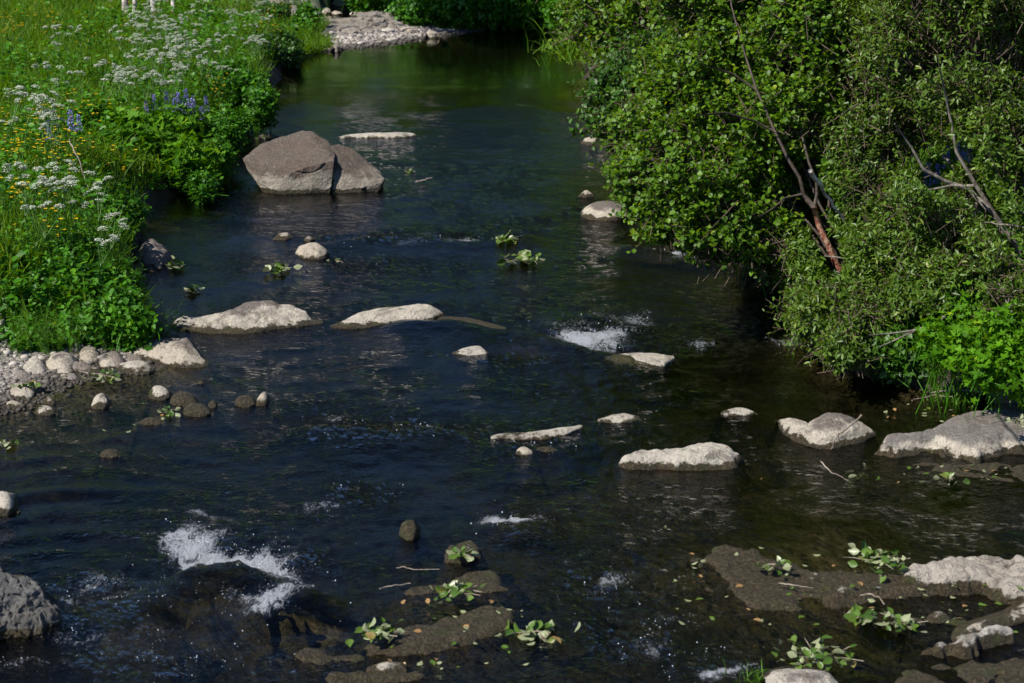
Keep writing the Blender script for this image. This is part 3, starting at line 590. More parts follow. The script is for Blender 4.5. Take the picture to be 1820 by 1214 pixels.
S("dark rock mound topped with leaf litter in the lower centre", [(780, 985), (800, 970), (850, 966), (866, 985), (850, 1003), (800, 1006)], MR_shelf, H=.05, edge=.08, amp=.02, name="mossy_rock", step=.008)
R("small rough white rock on the shelf at the bottom", [(650, 1192), (665, 1182), (690, 1176), (712, 1177), (722, 1188)], [(650, 1198), (685, 1204), (722, 1196)], MR_pale, flat=.5, amp=.02, z0=0.0)
S("bottom edge brown rock rim carrying the small white rock", [(560, 1200), (640, 1192), (740, 1190), (770, 1203), (700, 1222), (560, 1235)], MR_shelf, H=.035, edge=.06, amp=.03, name="rock_shelf", step=.009)
S("rounded drowned rock that throws up the big foam patch", [(330, 1050), (400, 1025), (500, 1035), (540, 1065), (480, 1085), (380, 1090)], MR_sub, H=-.01, edge=.15, amp=.04, name="submerged_rock", step=.014, floor=-.4)
S("drowned rock under the sparkling water near bottom left", [(130, 1110), (200, 1075), (300, 1080), (380, 1110), (300, 1150), (180, 1150)], MR_sub, H=-.03, edge=.15, amp=.05, name="submerged_rock", step=.016, floor=-.4)
S("drowned dark rock right of the bottom shelf", [(1010, 1070), (1060, 1055), (1090, 1070), (1060, 1090), (1020, 1090)], MR_sub, H=-.015, edge=.08, amp=.02, name="submerged_rock", step=.01)
S("smooth drowned ledge the water slides over beside the foam chute", [(780, 590), (900, 592), (1000, 615), (1180, 640), (1180, 655), (1000, 640), (850, 615)], MR_sub, H=-.02, edge=.15, amp=.02, name="submerged_rock", step=.018, floor=-.4)
stone("reddish wet rock at the right bank under the lowest willow leaves", 1470, 628, 60, 20, MR_shore, amp=.02, flat=.5)
stone("small pale stone on the right bank mud", 1585, 672, 22, 18, MR_shore, amp=.02, name="shore_stone", z0=.02)
stone("brown stone above the broad grey slab on the right bank", 1795, 712, 70, 36, MR_shore, amp=.04, name="shore_stone", z0=.05)

# far end: outcrop, flat stones and cobbles
def Rf(label, top, bot, mat=None, **kw):
    kw.setdefault('z0', .1); kw['amp'] = kw.get('amp', .05) * 1.1; kw['cuts'] = 14; kw['fq'] = 2.4; return R(label, top, bot, mat or MR_far, name="bank_rock", **kw)
Rf("broad cracked pale outcrop behind the gravel bar", [(616, 44), (640, 24), (668, 13), (685, 17), (705, 32), (722, 45)], [(616, 50), (650, 52), (700, 53), (722, 49)], flat=.5, amp=.12, fq=.9)
Rf("dark brown upright rock behind the cracked outcrop", [(692, 26), (706, 8), (716, -8), (728, -10), (733, 30)], [(692, 34), (715, 38), (733, 36)], flat=.3, amp=.15)
Rf("angular pale rock at the near foot of the cracked outcrop", [(596, 50), (606, 42), (620, 37), (632, 44), (640, 52)], [(596, 54), (620, 56), (640, 55)], flat=.5, amp=.06)
Rf("tilted flat stone left of the angular pale rock", [(566, 50), (575, 42), (600, 40), (606, 44), (600, 51)], [(566, 52), (585, 53), (600, 53)], flat=.7, amp=.05)
Rf("thin grey plank like stone lying before the far channel", [(552, 38), (575, 34), (610, 31), (642, 31), (645, 36)], [(552, 41), (600, 38), (645, 39)], flat=.4, amp=.04)
Rf("flat white stone at the right foot of the outcrop", [(712, 50), (722, 47), (738, 48), (742, 51)], [(712, 53), (730, 54), (742, 53)], MR_pale, flat=.5, amp=.02)
for k, (cx, by, w, h, lb) in enumerate([(577, 24, 24, 13, "largest white stone in the far channel"), (598, 25, 20, 6, "flat white stone right of the largest one in the far channel"), (631, 27, 22, 7, "pale stone at the right side of the far channel"), (639, 10, 16, 6, "small white stone highest in the far channel"),
     (604, 10, 30, 12, "pale rock heap at the head of the far channel"), (570, 6, 30, 14, "leftmost pale rock at the head of the far channel"), (635, 0, 30, 10, "pale rock at the top edge over the far channel"), (586, 33, 10, 4, "tiny white stone in the far channel")]):
    stone(lb, cx, by, w, h, MR_far if k > 3 else MR_pale, name="bank_rock", amp=.06, flat=.5, z0=.03)
for k in range(34):
    cx = r2.uniform(380, 545); by = 14 + r2.uniform(-16, 8); w = r2.uniform(14, 28)
    stone("weathered brown boulder in the pile beyond the far left bank", cx, by, w, w * r2.uniform(.5, .85), r2.choice([MR_far, MR_shore, MR_far]), name="bank_rock", amp=.10, group="boulders piled beyond the far left bank", nv=12, nu=20, z0=.40, peak=r2.uniform(.35, .6), cat="boulder")
for k in range(22):
    cx = r2.uniform(740, 1010); by = 52 - (cx - 740) * .03 + r2.uniform(-4, 2); w = r2.uniform(8, 24)
    stone("small stone along the foot of the far green bank", cx, by, w, w * r2.uniform(.25, .45), r2.choice([MR_far, MR_moss]), name="bank_rock", amp=.04, group="stones at the foot of the far bank", nv=10, nu=14, z0=.0, cat="stone")

for k, (cx, by, w, h, lb) in enumerate([(655, 55, 34, 7, "flat pale slab stone along the outcrop's foot, left part"), (690, 55, 28, 6, "flat pale slab stone along the outcrop's foot, right part"), (622, 57, 18, 5, "small pale slab before the angular rock"), (582, 56, 30, 8, "brownish slab at the left of the gravel bar"), (563, 62, 16, 7, "tan stone at the gravel bar's left end"),
     (768, 60, 22, 6, "white stone at the right of the gravel bar"), (598, 84, 12, 6, "largest white cobble near the pool's far edge"), (668, 34, 20, 8, "pale block resting on the outcrop's flank"), (640, 42, 22, 8, "grey block on the outcrop's left flank")]):
    stone(lb, cx, by, w, h, MR_pale if k % 3 else MR_far, name="bank_rock", amp=.05, flat=.5, z0=.09, fq=2)
# gravel: pebbles nobody could count
def pebbles(name, pts, sizes, mat, seed):
    ico = np.array([(0, 0, 1), (.894, 0, .447), (.276, .851, .447), (-.724, .526, .447), (-.724, -.526, .447), (.276, -.851, .447), (.724, .526, -.447), (-.276, .851, -.447), (-.894, 0, -.447), (-.276, -.851, -.447), (.724, -.526, -.447), (0, 0, -1)])
    fc = [(0, 1, 2), (0, 2, 3), (0, 3, 4), (0, 4, 5), (0, 5, 1), (1, 6, 2), (2, 7, 3), (3, 8, 4), (4, 9, 5), (5, 10, 1), (6, 7, 2), (7, 8, 3), (8, 9, 4), (9, 10, 5), (10, 6, 1), (11, 7, 6), (11, 8, 7), (11, 9, 8), (11, 10, 9), (11, 6, 10)]
    g = np.random.default_rng(seed); n = len(pts); mb = MB()
    for c in range(6):
        s_ = slice(c, n, 6); m = len(pts[s_])
        tv = ico * (1 + .35 * (g.random((12, 1)) - .5)) * np.array([1, .7, .55]); a = g.random(m) * 6.28
        ax = np.stack([np.cos(a), np.sin(a), .3 * (g.random(m) - .5)], -1); up = np.tile([0, 0, 1.0], (m, 1)) + .4 * (g.random((m, 3)) - .5)
        mb.scatter(tv, fc, pts[s_], ax, up, sizes[s_], g.random(m))
    return tag(mb.build(name, mat, smooth=True), kind="stuff")
t = NT("pebbles"); a = t.n("Attribute", attribute_name="tint").outputs["Fac"]; pz = t.n("NewGeometry").outputs["Position"]
pc = t.mix(t.ramp(a, 0, 1), (.13, .11, .095), (.50, .45, .40)); pc = t.mix(t.ramp(t.n("SeparateXYZ", i_0=pz).outputs[2], .06, .02), pc, (.05, .042, .032))
pc = t.mix(t.ramp(t.noise(30, pz, 4), .45, .65, 0, .5), pc, (.1, .085, .07))
M_peb = t.fin(t.n("BsdfPrincipled", i_Base_Color=pc, i_Roughness=.8))
n = 26000; px = rng.uniform(548, 1000, n); py = rng.uniform(36, 96, n); q = P(px, py); z = ground_z(q[:, 0], q[:, 1]); ok = (z > -.03) & (z < .5) & (py < 92); q = q[ok]; q[:, 2] = z[ok]
pebbles("gravel", q, (.014 + rng.exponential(.014, len(q))).clip(0, .11), M_peb, 3)
n = 4500; px = rng.uniform(-120, 275, n); py = rng.uniform(610, 760, n); q = P(px, py); z = ground_z(q[:, 0], q[:, 1]); ok = (z > -.09); q = q[ok]; q[:, 2] = z[ok]
pebbles("gravel", q, (.005 + rng.exponential(.007, len(q))).clip(0, .045), M_peb, 4)
# ------------------------------------------------------------------ leaves, twigs, crowns
L_OVAL = np.array([(0, 0, 0), (.24, .28, .05), (.30, .55, .05), (.14, .84, .02), (0, 1, -.04), (-.14, .84, .02), (-.30, .55, .05), (-.24, .28, .05), (0, .3, -.02), (0, .6, -.02)])
F_OVAL = [(0, 1, 8), (1, 2, 9), (1, 9, 8), (2, 3, 9), (3, 4, 9), (4, 5, 9), (5, 6, 9), (6, 7, 9), (7, 8, 9), (7, 0, 8)]
L_ROUND = L_OVAL * np.array([1.45, 1, 1.6]); L_WILL = L_OVAL * np.array([.62, 1, 1.2])
def lobed(n=7, deep=.35, teeth=0):
    """palmate leaf, stalk at the origin"""
    v = [(0, .34, -.03)]; m = n * 4
    for k in range(m + 1):
        a = -2.62 + 5.24 * k / m; r = .52 * (1 - deep * (.5 + .5 * math.cos(k / m * n * 2 * math.pi))) * (1.0 if 0 < k < m else .55)
        v.append((math.sin(a) * r, .34 + math.cos(a) * r, .07 * (1 if k % 4 == 2 else -.2) + .05 * abs(math.sin(a))))
    f = [(0, k + 2, k + 1) for k in range(m)]
    return np.array(v), f
L_PALM, F_PALM = lobed(7, .38); L_PALM5, F_PALM5 = lobed(5, .5)
def blade(bend=.35, w=.02):
    ys = [0, .35, .7, 1.0]; v = []
    for y in ys[:-1]: v += [(-w * (1 - y * .6), y * (1 - bend * y * .4), bend * y * y * .6), (w * (1 - y * .6), y * (1 - bend * y * .4), bend * y * y * .6)]
    v.append((0, 1 - bend * .4, bend * .6))
    return np.array(v), [(0, 1, 3), (0, 3, 2), (2, 3, 5), (2, 5, 4), (4, 5, 6)]
def unit(a): return a / (np.linalg.norm(a, axis=-1, keepdims=True) + 1e-9)

M_birch = leaf_mat("birch_leaves", (.030, .085, .003), (.125, .26, .008), (.26, .32, .02), rough=.48, trans=.4, spec=.4)
M_willow = leaf_mat("willow_leaves", (.035, .085, .006), (.125, .225, .022), (.28, .31, .07), rough=.42, trans=.36, spec=.5)
M_dkleaf = leaf_mat("dark_green_leaves", (.014, .055, .003), (.05, .15, .006), (.10, .21, .01), rough=.5, trans=.25)
M_herb = leaf_mat("herb_leaves", (.022, .10, .003), (.065, .23, .005), (.15, .31, .01), rough=.5, trans=.32, spec=.35)
M_mantle = leaf_mat("lobed_herb_leaves", (.035, .12, .003), (.10, .27, .005), (.22, .34, .01), rough=.6, trans=.35, spec=.2)
M_grass = leaf_mat("meadow_grass", (.035, .11, .004), (.12, .245, .008), (.30, .33, .05), rough=.55, trans=.38, spec=.25)
M_horse = leaf_mat("horsetail_green", (.035, .11, .008), (.085, .21, .015), (.14, .26, .03), rough=.55, trans=.3, spec=.25)
M_bark = plain_mat("grey_bark", (.10, .085, .07), (.24, .21, .18), 30, .85, bump=.5)
M_twig = plain_mat("brown_twig_bark", (.05, .033, .022), (.13, .09, .06), 30, .8)
M_red = plain_mat("peeling_red_birch_bark", (.22, .03, .02), (.46, .30, .20), 42, .45, bump=.7)
M_white = plain_mat("white_birch_bark", (.50, .47, .43), (.16, .14, .12), 9, .8, bump=.4)
M_dark = plain_mat("dark_woody_stem", (.03, .02, .015), (.07, .05, .035), 25, .7)  # dark brown bark for the birch's thin stems and branches

def twig_cloud(blobs, n, tlen, nleaf, lsize, lt, root=None, droop=0.0, shell=.55, gap=0.0, seed=1, upw=.35, lw=.5, mbt=None, trad=.0022, tint_hi=1.0, clear=None):
    """returns MB of leaves; also adds twigs to mbt. blobs: (centre xyz, radii xyz)"""
    g = np.random.default_rng(seed); C = np.array([b[0] for b in blobs], float); Rr = np.array([b[1] for b in blobs], float)
    w = (Rr[:, 0] * Rr[:, 1] + Rr[:, 0] * Rr[:, 2]); idx = g.choice(len(blobs), size=n, p=w / w.sum())
    d = unit(g.normal(size=(n, 3)) + np.array([0, -.25, .15])); r = shell + (1 - shell) * g.random(n) ** .6
    r = r * (1 + .25 * noise3(d * 2.2 + idx[:, None] * 7.1))
    tip = C[idx] + d * Rr[idx] * r[:, None]
    if gap > -1:
        ok = noise3(tip * 2.6 + seed) + .5 * noise3(tip * 6 + seed) > gap - .25; tip, d, idx = tip[ok], d[ok], idx[ok]; n = len(tip)
    gz = ground_z(tip[:, 0], tip[:, 1]); ok = tip[:, 2] > np.maximum(gz, 0) + .04; tip, d, idx = tip[ok], d[ok], idx[ok]; n = len(tip)
    if clear is not None:                                      # gaps in the leaves where bare stems show
        X_, Y_ = proj(tip); ok = np.ones(n, bool)
        for (ax_, ay_), (bx_, by_), rad_, far_ in clear:
            ex_, ey_ = bx_ - ax_, by_ - ay_; t_ = np.clip(((X_ - ax_) * ex_ + (Y_ - ay_) * ey_) / (ex_ * ex_ + ey_ * ey_), 0, 1)
            ok &= (np.hypot(X_ - ax_ - t_ * ex_, Y_ - ay_ - t_ * ey_) > rad_) | (tip[:, 1] > far_)
        tip, d, idx = tip[ok], d[ok], idx[ok]; n = len(tip)
    td = unit(d * .8 + g.normal(size=(n, 3)) * .45 + np.array([0, 0, upw - droop]))
    if root is not None: td = unit(td + .5 * unit(tip - np.array(root)))
    L = tlen * g.uniform(.6, 1.3, n); far_t = g.random(n) < .14; tip = tip + td * (far_t * tlen * g.uniform(.4, 1.1, n))[:, None]; L = L * (1 + .7 * far_t); start = tip - td * L[:, None]
    tt = np.linspace(.12, 1, nleaf)[None] + g.uniform(-.04, .04, (n, nleaf))
    pos = start[:, None] + td[:, None] * (L[:, None] * tt)[..., None]; pos[..., 2] -= (tt ** 2) * droop * L[:, None] * .3
    side = unit(np.cross(td, g.normal(size=(n, 3)))); sd2 = np.cross(td, side)
    ph = (np.arange(nleaf)[None] * 2.4 + g.uniform(0, 6.3, (n, 1)))
    out = np.cos(ph)[..., None] * side[:, None] + np.sin(ph)[..., None] * sd2[:, None]
    ax = unit(td[:, None] * lw + out + g.normal(size=(n, nleaf, 3)) * .3 + np.array([0, 0, -.12]))
    keep_ = np.ones(pos.shape[:2], bool)
    if clear is not None:
        X_, Y_ = proj(pos)
        for (ax_, ay_), (bx_, by_), rad_, far_ in clear:
            ex_, ey_ = bx_ - ax_, by_ - ay_; t_ = np.clip(((X_ - ax_) * ex_ + (Y_ - ay_) * ey_) / (ex_ * ex_ + ey_ * ey_), 0, 1)
            keep_ &= (np.hypot(X_ - ax_ - t_ * ex_, Y_ - ay_ - t_ * ey_) > rad_ * .75) | (pos[..., 1] > far_)
    nr = unit(np.array([0, 0, 1.0]) + .55 * g.normal(size=(n, nleaf, 3)) + d[:, None] * .45)
    sz = lsize * g.uniform(.6, 1.25, (n, nleaf)) * (1 - .35 * (tt > .93))
    tint = np.clip(g.beta(2, 2.4, (n, nleaf)) * .8 + .25 * (tt - .5) + .12 * g.normal(size=(n, 1)), 0, tint_hi)
    mb = MB(); mb.scatter(lt[0], lt[1], pos[keep_], ax[keep_], nr[keep_], sz[keep_], tint[keep_])
    if clear is not None:
        kt = np.ones(n, bool)
        for pp in (start, (start + tip) / 2, start - td * L[:, None] * .5):
            X_, Y_ = proj(pp)
            for (ax_, ay_), (bx_, by_), rad_, far_ in clear:
                ex_, ey_ = bx_ - ax_, by_ - ay_; t_ = np.clip(((X_ - ax_) * ex_ + (Y_ - ay_) * ey_) / (ex_ * ex_ + ey_ * ey_), 0, 1)
                kt &= (np.hypot(X_ - ax_ - t_ * ex_, Y_ - ay_ - t_ * ey_) > rad_ * 1.5) | (pp[:, 1] > far_)
    else: kt = np.ones(n, bool)
    full = (start, idx)
    if mbt is not None:
        start, td, L, side, sd2, tip = start[kt], td[kt], L[kt], side[kt], sd2[kt], tip[kt]; n = len(tip)
    if mbt is not None:                                        # three sided twigs, all at once
        a = side * trad; b = sd2 * trad
        s0 = start - td * L[:, None] * .5
        v = np.stack([s0 + a * 1.8, s0 - a + b * 1.8, s0 - a - b * 1.8, tip + a * .4, tip - a * .4 + b * .4, tip - a * .4 - b * .4], 1)
        v[:, 3:, 2] -= droop * L[:, None] * .3
        f = np.array([(0, 1, 4, 3), (1, 2, 5, 4), (2, 0, 3, 5)]); ff = (f[None] + (np.arange(n) * 6)[:, None, None]).reshape(-1, 4)
        mbt.add(v.reshape(-1, 3), ff, .5)
    return mb, full[0][kt] if clear is not None else full[0], full[1][kt] if clear is not None else full[1]
def wob(a, b, n=7, amp=.06, g=None):
    a = np.asarray(a, float); b = np.asarray(b, float); t_ = np.linspace(0, 1, n)[:, None]; p = a + (b - a) * t_
    L = np.linalg.norm(b - a); o = g.normal(size=(n, 3)) * amp * L; o[0] = o[-1] = 0
    return p + np.cumsum(o, 0) * .5 * np.sin(t_ * math.pi)
def bl(px, py, Y, rx, rz, ry):
    return (at(px, py, Y), (rx, ry, rz))
def shrub(name, label, cat, root, blobs, n, tlen, nleaf, lsize, lt, lm, seed, stem_r=.03, group=None, bark=M_bark, stems=None, gap=0.0, nb=60, trad=.0022, shell=.5, droop=.15, part="crown", **kw):
    g = np.random.default_rng(seed + 99); tw = MB(); root = np.asarray(root, float)
    lv, st, idx = twig_cloud(blobs, n, tlen, nleaf, lsize, lt, root=root, seed=seed, clear=CLR, gap=gap, mbt=tw, trad=trad, shell=shell, droop=droop, **kw)
    th = tag(empty(name, root), label, cat, group)
    tr = MB()
    for c, r in blobs:
        mid = root + (np.array(c) - root) * .5 + np.array([0, 0, .1 * np.linalg.norm(np.array(c) - root)])
        a = wob(root + g.normal(size=3) * np.array([.05, .05, 0]), mid, 6, .05, g); b = wob(mid, c, 6, .07, g)[1:]
        pl = np.concatenate([a, b]); tr.tube(pl, np.linspace(stem_r, stem_r * .3, len(pl)), 6)
    sel = g.choice(len(st), size=min(nb, len(st)), replace=False)
    for k in sel:
        c = np.array(blobs[idx[k]][0]); pl = wob(c + (st[k] - c) * .05, st[k], 6, .09, g); tr.tube(pl, np.linspace(stem_r * .32, trad * 1.4, 6), 4)
    if stems:
        for pl, r0, r1 in stems: tr.tube(pl, np.linspace(r0, r1, len(pl)), 8)
    for m_, nm_, mt in ((tr, "trunk", bark), (tw, "twig", M_twig), (lv, part, lm)):
        o = m_.build(nm_, mt, origin=root); o.parent = th; o.location = (0, 0, 0)
        if nm_ == "twig": o["kind"] = "stuff"
    return th
OV = (L_OVAL, F_OVAL); RO = (L_ROUND, F_OVAL); WI = (L_WILL, F_OVAL); PA = (L_PALM, F_PALM); P5 = (L_PALM5, F_PALM5)
def gp(px, py, dz=0.0):
    """ground point seen at a pixel: march down the sight line"""
    z = 0.0
    for _ in range(12):
        q = P(px, py, z); z = .5 * z + .5 * float(ground_z(q[0:1], q[1:2])[0])
    q = P(px, py, z); q[2] = float(ground_z(q[0:1], q[1:2])[0]) + dz; return q
def onground(x, y): return np.array([x, y, float(ground_z(np.array([x]), np.array([y]))[0])])

CLR = [((1486, 468), (1455, 400), 24, 11.3), ((1455, 400), (1445, 368), 22, 11.3), ((1445, 368), (1402, 285), 15, 11.3), ((1450, 365), (1440, 290), 14, 11.3), ((1465, 345), (1500, 390), 12, 11.3), ((1700, 270), (1770, 385), 15, 10), ((1770, 385), (1815, 450), 13, 10),
       ((1620, 262), (1680, 322), 11, 10), ((1680, 322), (1760, 375), 11, 10), ((1670, 285), (1725, 270), 13, 11), ((1640, 320), (1700, 330), 14, 10), ((1545, 596), (1680, 562), 13, 9.5), ((1560, 618), (1625, 588), 11, 9.5)]
# --- right bank: birch with peeling red stem
Yb = 10.6; rb = onground(at(1512, 545, Yb)[0] + .05, Yb)
fork = at(1447, 368, Yb); pts = np.array([rb - [0, 0, .05], at(1486, 468, Yb), at(1470, 430, Yb - .03), at(1455, 400, Yb), fork])
bi = shrub("birch_tree", "birch leaning over the stream with peeling red stem and small shiny round leaves", "tree", rb,
    [bl(1215, 300, 11.2, .50, .45, .6), bl(1330, 250, 11.4, .55, .55, .6), bl(1180, 200, 11.8, .38, .35, .5), bl(1300, 110, 11.8, .60, .55, .6), bl(1390, 30, 12.0, .65, .6, .6), bl(1260, 380, 11.0, .50, .33, .5),
     bl(1190, 130, 12.3, .33, .28, .4), bl(1290, -80, 12.0, .7, .6, .7), bl(1420, 180, 11.8, .45, .5, .5), bl(1160, 350, 11.0, .28, .2, .3), bl(1130, 300, 11.1, .24, .16, .3), bl(1125, 220, 11.6, .2, .2, .3), bl(1170, 400, 10.9, .18, .12, .2), bl(1250, 440, 10.8, .2, .1, .25), bl(1330, 420, 11.0, .36, .16, .3), bl(1400, -200, 12.2, .8, .7, .8), bl(1150, 260, 11.5, .22, .2, .3), bl(1470, 120, 11.9, .5, .5, .5), bl(1460, 240, 11.9, .35, .4, .4), bl(1480, 330, 11.8, .3, .25, .3), bl(1520, 60, 11.9, .5, .5, .5), bl(1395, 465, 11.0, .28, .16, .25), bl(1430, 190, 11.0, .42, .36, .3), bl(1375, 420, 10.8, .24, .2, .25), bl(1495, 290, 10.9, .30, .30, .25), bl(1440, 50, 11.2, .5, .45, .4), bl(1500, 400, 10.9, .22, .2, .2), bl(1400, 330, 11.6, .3, .3, .3), bl(1440, 500, 10.8, .2, .14, .2)],
    25000, .17, 8, .042, RO, M_birch, 11, stem_r=.013, gap=.10, nb=150, bark=M_dark)
br = MB(); g_ = np.random.default_rng(1)
br.tube(pts, [.028, .024, .021, .020, .020], 10)
o = br.build("red_stem", M_red, origin=rb); o.parent = bi; o.location = (0, 0, 0); tag(o, "peeling red and cream lower stem")
br = MB()
for pl, r0 in (([fork, at(1428, 345, Yb), at(1421, 315, Yb), at(1402, 285, Yb + .05), at(1378, 235, Yb + .15), at(1345, 160, Yb + .3), at(1322, 90, Yb + .5), at(1300, 10, Yb + .7), at(1290, -120, Yb + 1)], .016),
               ([fork, at(1452, 345, Yb), at(1451, 320, Yb + .02), at(1438, 290, Yb), at(1425, 240, Yb + .2), at(1400, 150, Yb + .4), at(1368, 85, Yb + .6), at(1350, -20, Yb + .9)], .013),
               ([at(1425, 345, Yb), at(1395, 352, Yb - .1), at(1372, 372, Yb - .2), at(1350, 385, Yb - .25)], .008),
               ([at(1378, 235, Yb), at(1340, 215, Yb - .1), at(1290, 200, Yb - .2), at(1240, 205, Yb - .3)], .009), ([at(1345, 160, Yb), at(1300, 130, Yb - .1), at(1250, 115, Yb - .1)], .007)):
    pl = np.array(pl); br.tube(pl, np.linspace(r0, .005, len(pl)), 7)
o = br.build("branch", M_dark, origin=rb); o.parent = bi; o.location = (0, 0, 0)

# --- right bank: willows
def stemline(pts, Y): return np.array([at(a, b, Y + (c[0] if c else 0)) for a, b, *c in pts])
Yw = 9.6; rw = onground(3.35, 9.9)
shrub("willow_bush", "large grey green willow bush with bare crossing grey stems filling the right edge", "bush", rw,
    [bl(1700, 90, 10.6, .75, .55, .7), bl(1580, 160, 10.9, .5, .45, .5), bl(1780, 250, 10.1, .5, .4, .5), bl(1600, 40, 11.2, .6, .5, .6), bl(1520, 260, 10.9, .35, .3, .4), bl(1800, -60, 10.6, .9, .6, .8), bl(1640, -150, 11.2, .8, .6, .8),
     bl(1900, 150, 10.4, .6, .7, .7), bl(1690, 330, 9.9, .42, .18, .4), bl(1800, 400, 9.5, .35, .25, .35), bl(1540, 330, 10.6, .26, .2, .3), bl(1460, 60, 11.6, .4, .4, .4)],
    17000, .17, 9, .047, WI, M_willow, 21, stem_r=.022, gap=.14, nb=170, droop=.05,
    stems=[(stemline([(1870, 560), (1815, 450), (1770, 385), (1735, 330), (1700, 270), (1690, 215), (1670, 120)], 9.9), .022, .006), (stemline([(1760, 375), (1720, 335), (1680, 322), (1640, 300), (1620, 262), (1590, 220)], 9.9), .017, .006),
           (stemline([(1770, 385), (1790, 300), (1775, 180), (1750, 60), (1760, -60)], 10.4), .012, .005), (stemline([(1850, 420), (1800, 250), (1740, 130), (1700, 50)], 10.5), .012, .005),
           (stemline([(1730, 330), (1690, 330), (1650, 338), (1610, 340)], 9.8), .010, .004), (stemline([(1770, 450), (1720, 420), (1690, 410)], 9.6), .009, .004)])
shrub("willow_bush", "lower willow with grey green leaves hanging over the water beside the red stem", "bush", onground(2.75, 10.1),
    [bl(1475, 560, 9.9, .30, .22, .3), bl(1530, 590, 9.6, .28, .17, .3), bl(1560, 470, 10.2, .40, .30, .4), bl(1640, 430, 10.2, .40, .25, .4), bl(1470, 480, 10.4, .20, .20, .25), bl(1630, 530, 9.7, .30, .15, .3), bl(1540, 395, 10.6, .3, .22, .3),
     bl(1700, 480, 9.7, .25, .16, .3), bl(1500, 620, 9.4, .16, .10, .2), bl(1440, 445, 10.6, .20, .24, .25), bl(1425, 535, 10.5, .16, .15, .2), bl(1500, 350, 10.7, .22, .2, .25), bl(1405, 490, 10.8, .14, .14, .2), bl(1440, 590, 10.2, .12, .12, .15), bl(1520, 440, 10.5, .25, .2, .25)],
    8600, .16, 9, .048, WI, M_willow, 22, stem_r=.014, gap=.10, nb=90, droop=.2,
    stems=[(stemline([(1680, 562), (1645, 582), (1620, 588), (1590, 592), (1545, 596)], 9.3), .010, .004), (stemline([(1625, 588), (1590, 605), (1560, 618)], 9.3), .007, .003)])
shrub("willow_bush", "willow twigs drooping at the right edge above the big lobed leaves", "bush", onground(3.6, 9.0),
    [bl(1790, 540, 9.0, .26, .2, .3), bl(1830, 470, 9.2, .35, .25, .3), bl(1870, 620, 8.8, .3, .25, .3)], 900, .15, 9, .043, WI, M_willow, 23, stem_r=.012, gap=.1, nb=50, droop=.3)
# --- trees and bushes further along the right bank
shrub("leafy_tree", "dark leafy tree overhanging the far end of the pool on the right", "tree", onground(4.4, 19.5),
    [bl(1150, 60, 18.5, .8, .8, .9), bl(1080, -40, 19.5, .9, .8, .9), bl(1220, -20, 19, 1.1, 1.2, 1.1), bl(1140, -180, 19.5, 1.6, 1.3, 1.4), bl(1060, 20, 18.8, .45, .35, .5), bl(1280, 70, 18, .8, .7, .8), bl(1030, 50, 19.2, .25, .25, .3), bl(1330, -150, 19.5, 1.6, 1.5, 1.5)],
    4600, .30, 8, .065, RO, M_birch, 31, stem_r=.05, gap=.05, nb=110, trad=.004)
shrub("leafy_bush", "dark green bush hanging over the water under the far right trees", "bush", onground(2.7, 16.2),
    [bl(1120, 190, 15.6, .55, .5, .5), bl(1170, 130, 16.0, .6, .5, .5), bl(1095, 175, 15.8, .35, .35, .4), bl(1100, 230, 15.3, .28, .22, .3), bl(1200, 220, 15.0, .5, .5, .5)], 2600, .2, 8, .06, OV, M_dkleaf, 32, stem_r=.02, gap=.0, nb=40, trad=.003)
for k, (px, py, Y, hgt_, lb) in enumerate([(1470, 60, 16.5, 2.4, "tree with grey trunk showing through leaves at upper right"), (1640, 20, 17, 3.0, "tree behind the willow's crossing stems"), (1330, 60, 22, 3.2, "tall dark tree behind the birch crown"), (1800, 40, 15.5, 2.8, "tree at the right edge behind the willow")]):
    rt = onground(at(px, py, Y)[0], Y)
    shrub("leafy_tree", lb, "tree", rt, [((rt[0], Y, rt[2] + hgt_ * .9), (1.2, 1.1, .8)), ((rt[0] - .8, Y + .2, rt[2] + hgt_ * .62), (.9, .9, .6)), ((rt[0] + .9, Y - .2, rt[2] + hgt_ * .66), (.9, .9, .6)), ((rt[0], Y, rt[2] + hgt_ * 1.35), (1.1, 1, .8))],
          2600, .28, 8, .065, RO, M_birch if k % 2 else M_dkleaf, 41 + k, stem_r=.07, gap=.08, nb=50, trad=.004)

# --- background birches beyond the pool (they stand in the reflection)
for k in range(20):
    x = -13 + k * 1.65 + random.uniform(-.7, .7); y = random.uniform(43, 50); r0 = onground(x, y); h_ = random.uniform(4.2, 5.6) * (1.0 if x > -6 else .75)
    th = tag(empty("birch_tree", r0), "white stemmed birch on the slope beyond the pool, mirrored in the still water", "tree", "birches beyond the far bank")
    tr = MB(); g = np.random.default_rng(60 + k); pl = wob(r0 - [0, 0, .1], r0 + [random.uniform(-.3, .3), 0, h_ * .85], 8, .02, g); tr.tube(pl, np.linspace(.085, .035, 8), 8)
    o = tr.build("trunk", M_white, origin=r0); o.parent = th; o.location = (0, 0, 0)
    lv, st, ix = twig_cloud([((x, y, r0[2] + h_ * .78), (1.25, 1.0, h_ * .26)), ((x + .4, y, r0[2] + h_ * .50), (1.2, .9, h_ * .20)), ((x - .6, y + .3, r0[2] + h_ * .42), (.8, .8, h_ * .13))], 1300 if x > -7 else 500, .5, 9, .17, RO, seed=80 + k, gap=-.3, shell=.2)
    o = lv.build("crown", M_birch if k % 3 else M_dkleaf, origin=r0); o.parent = th; o.location = (0, 0, 0)

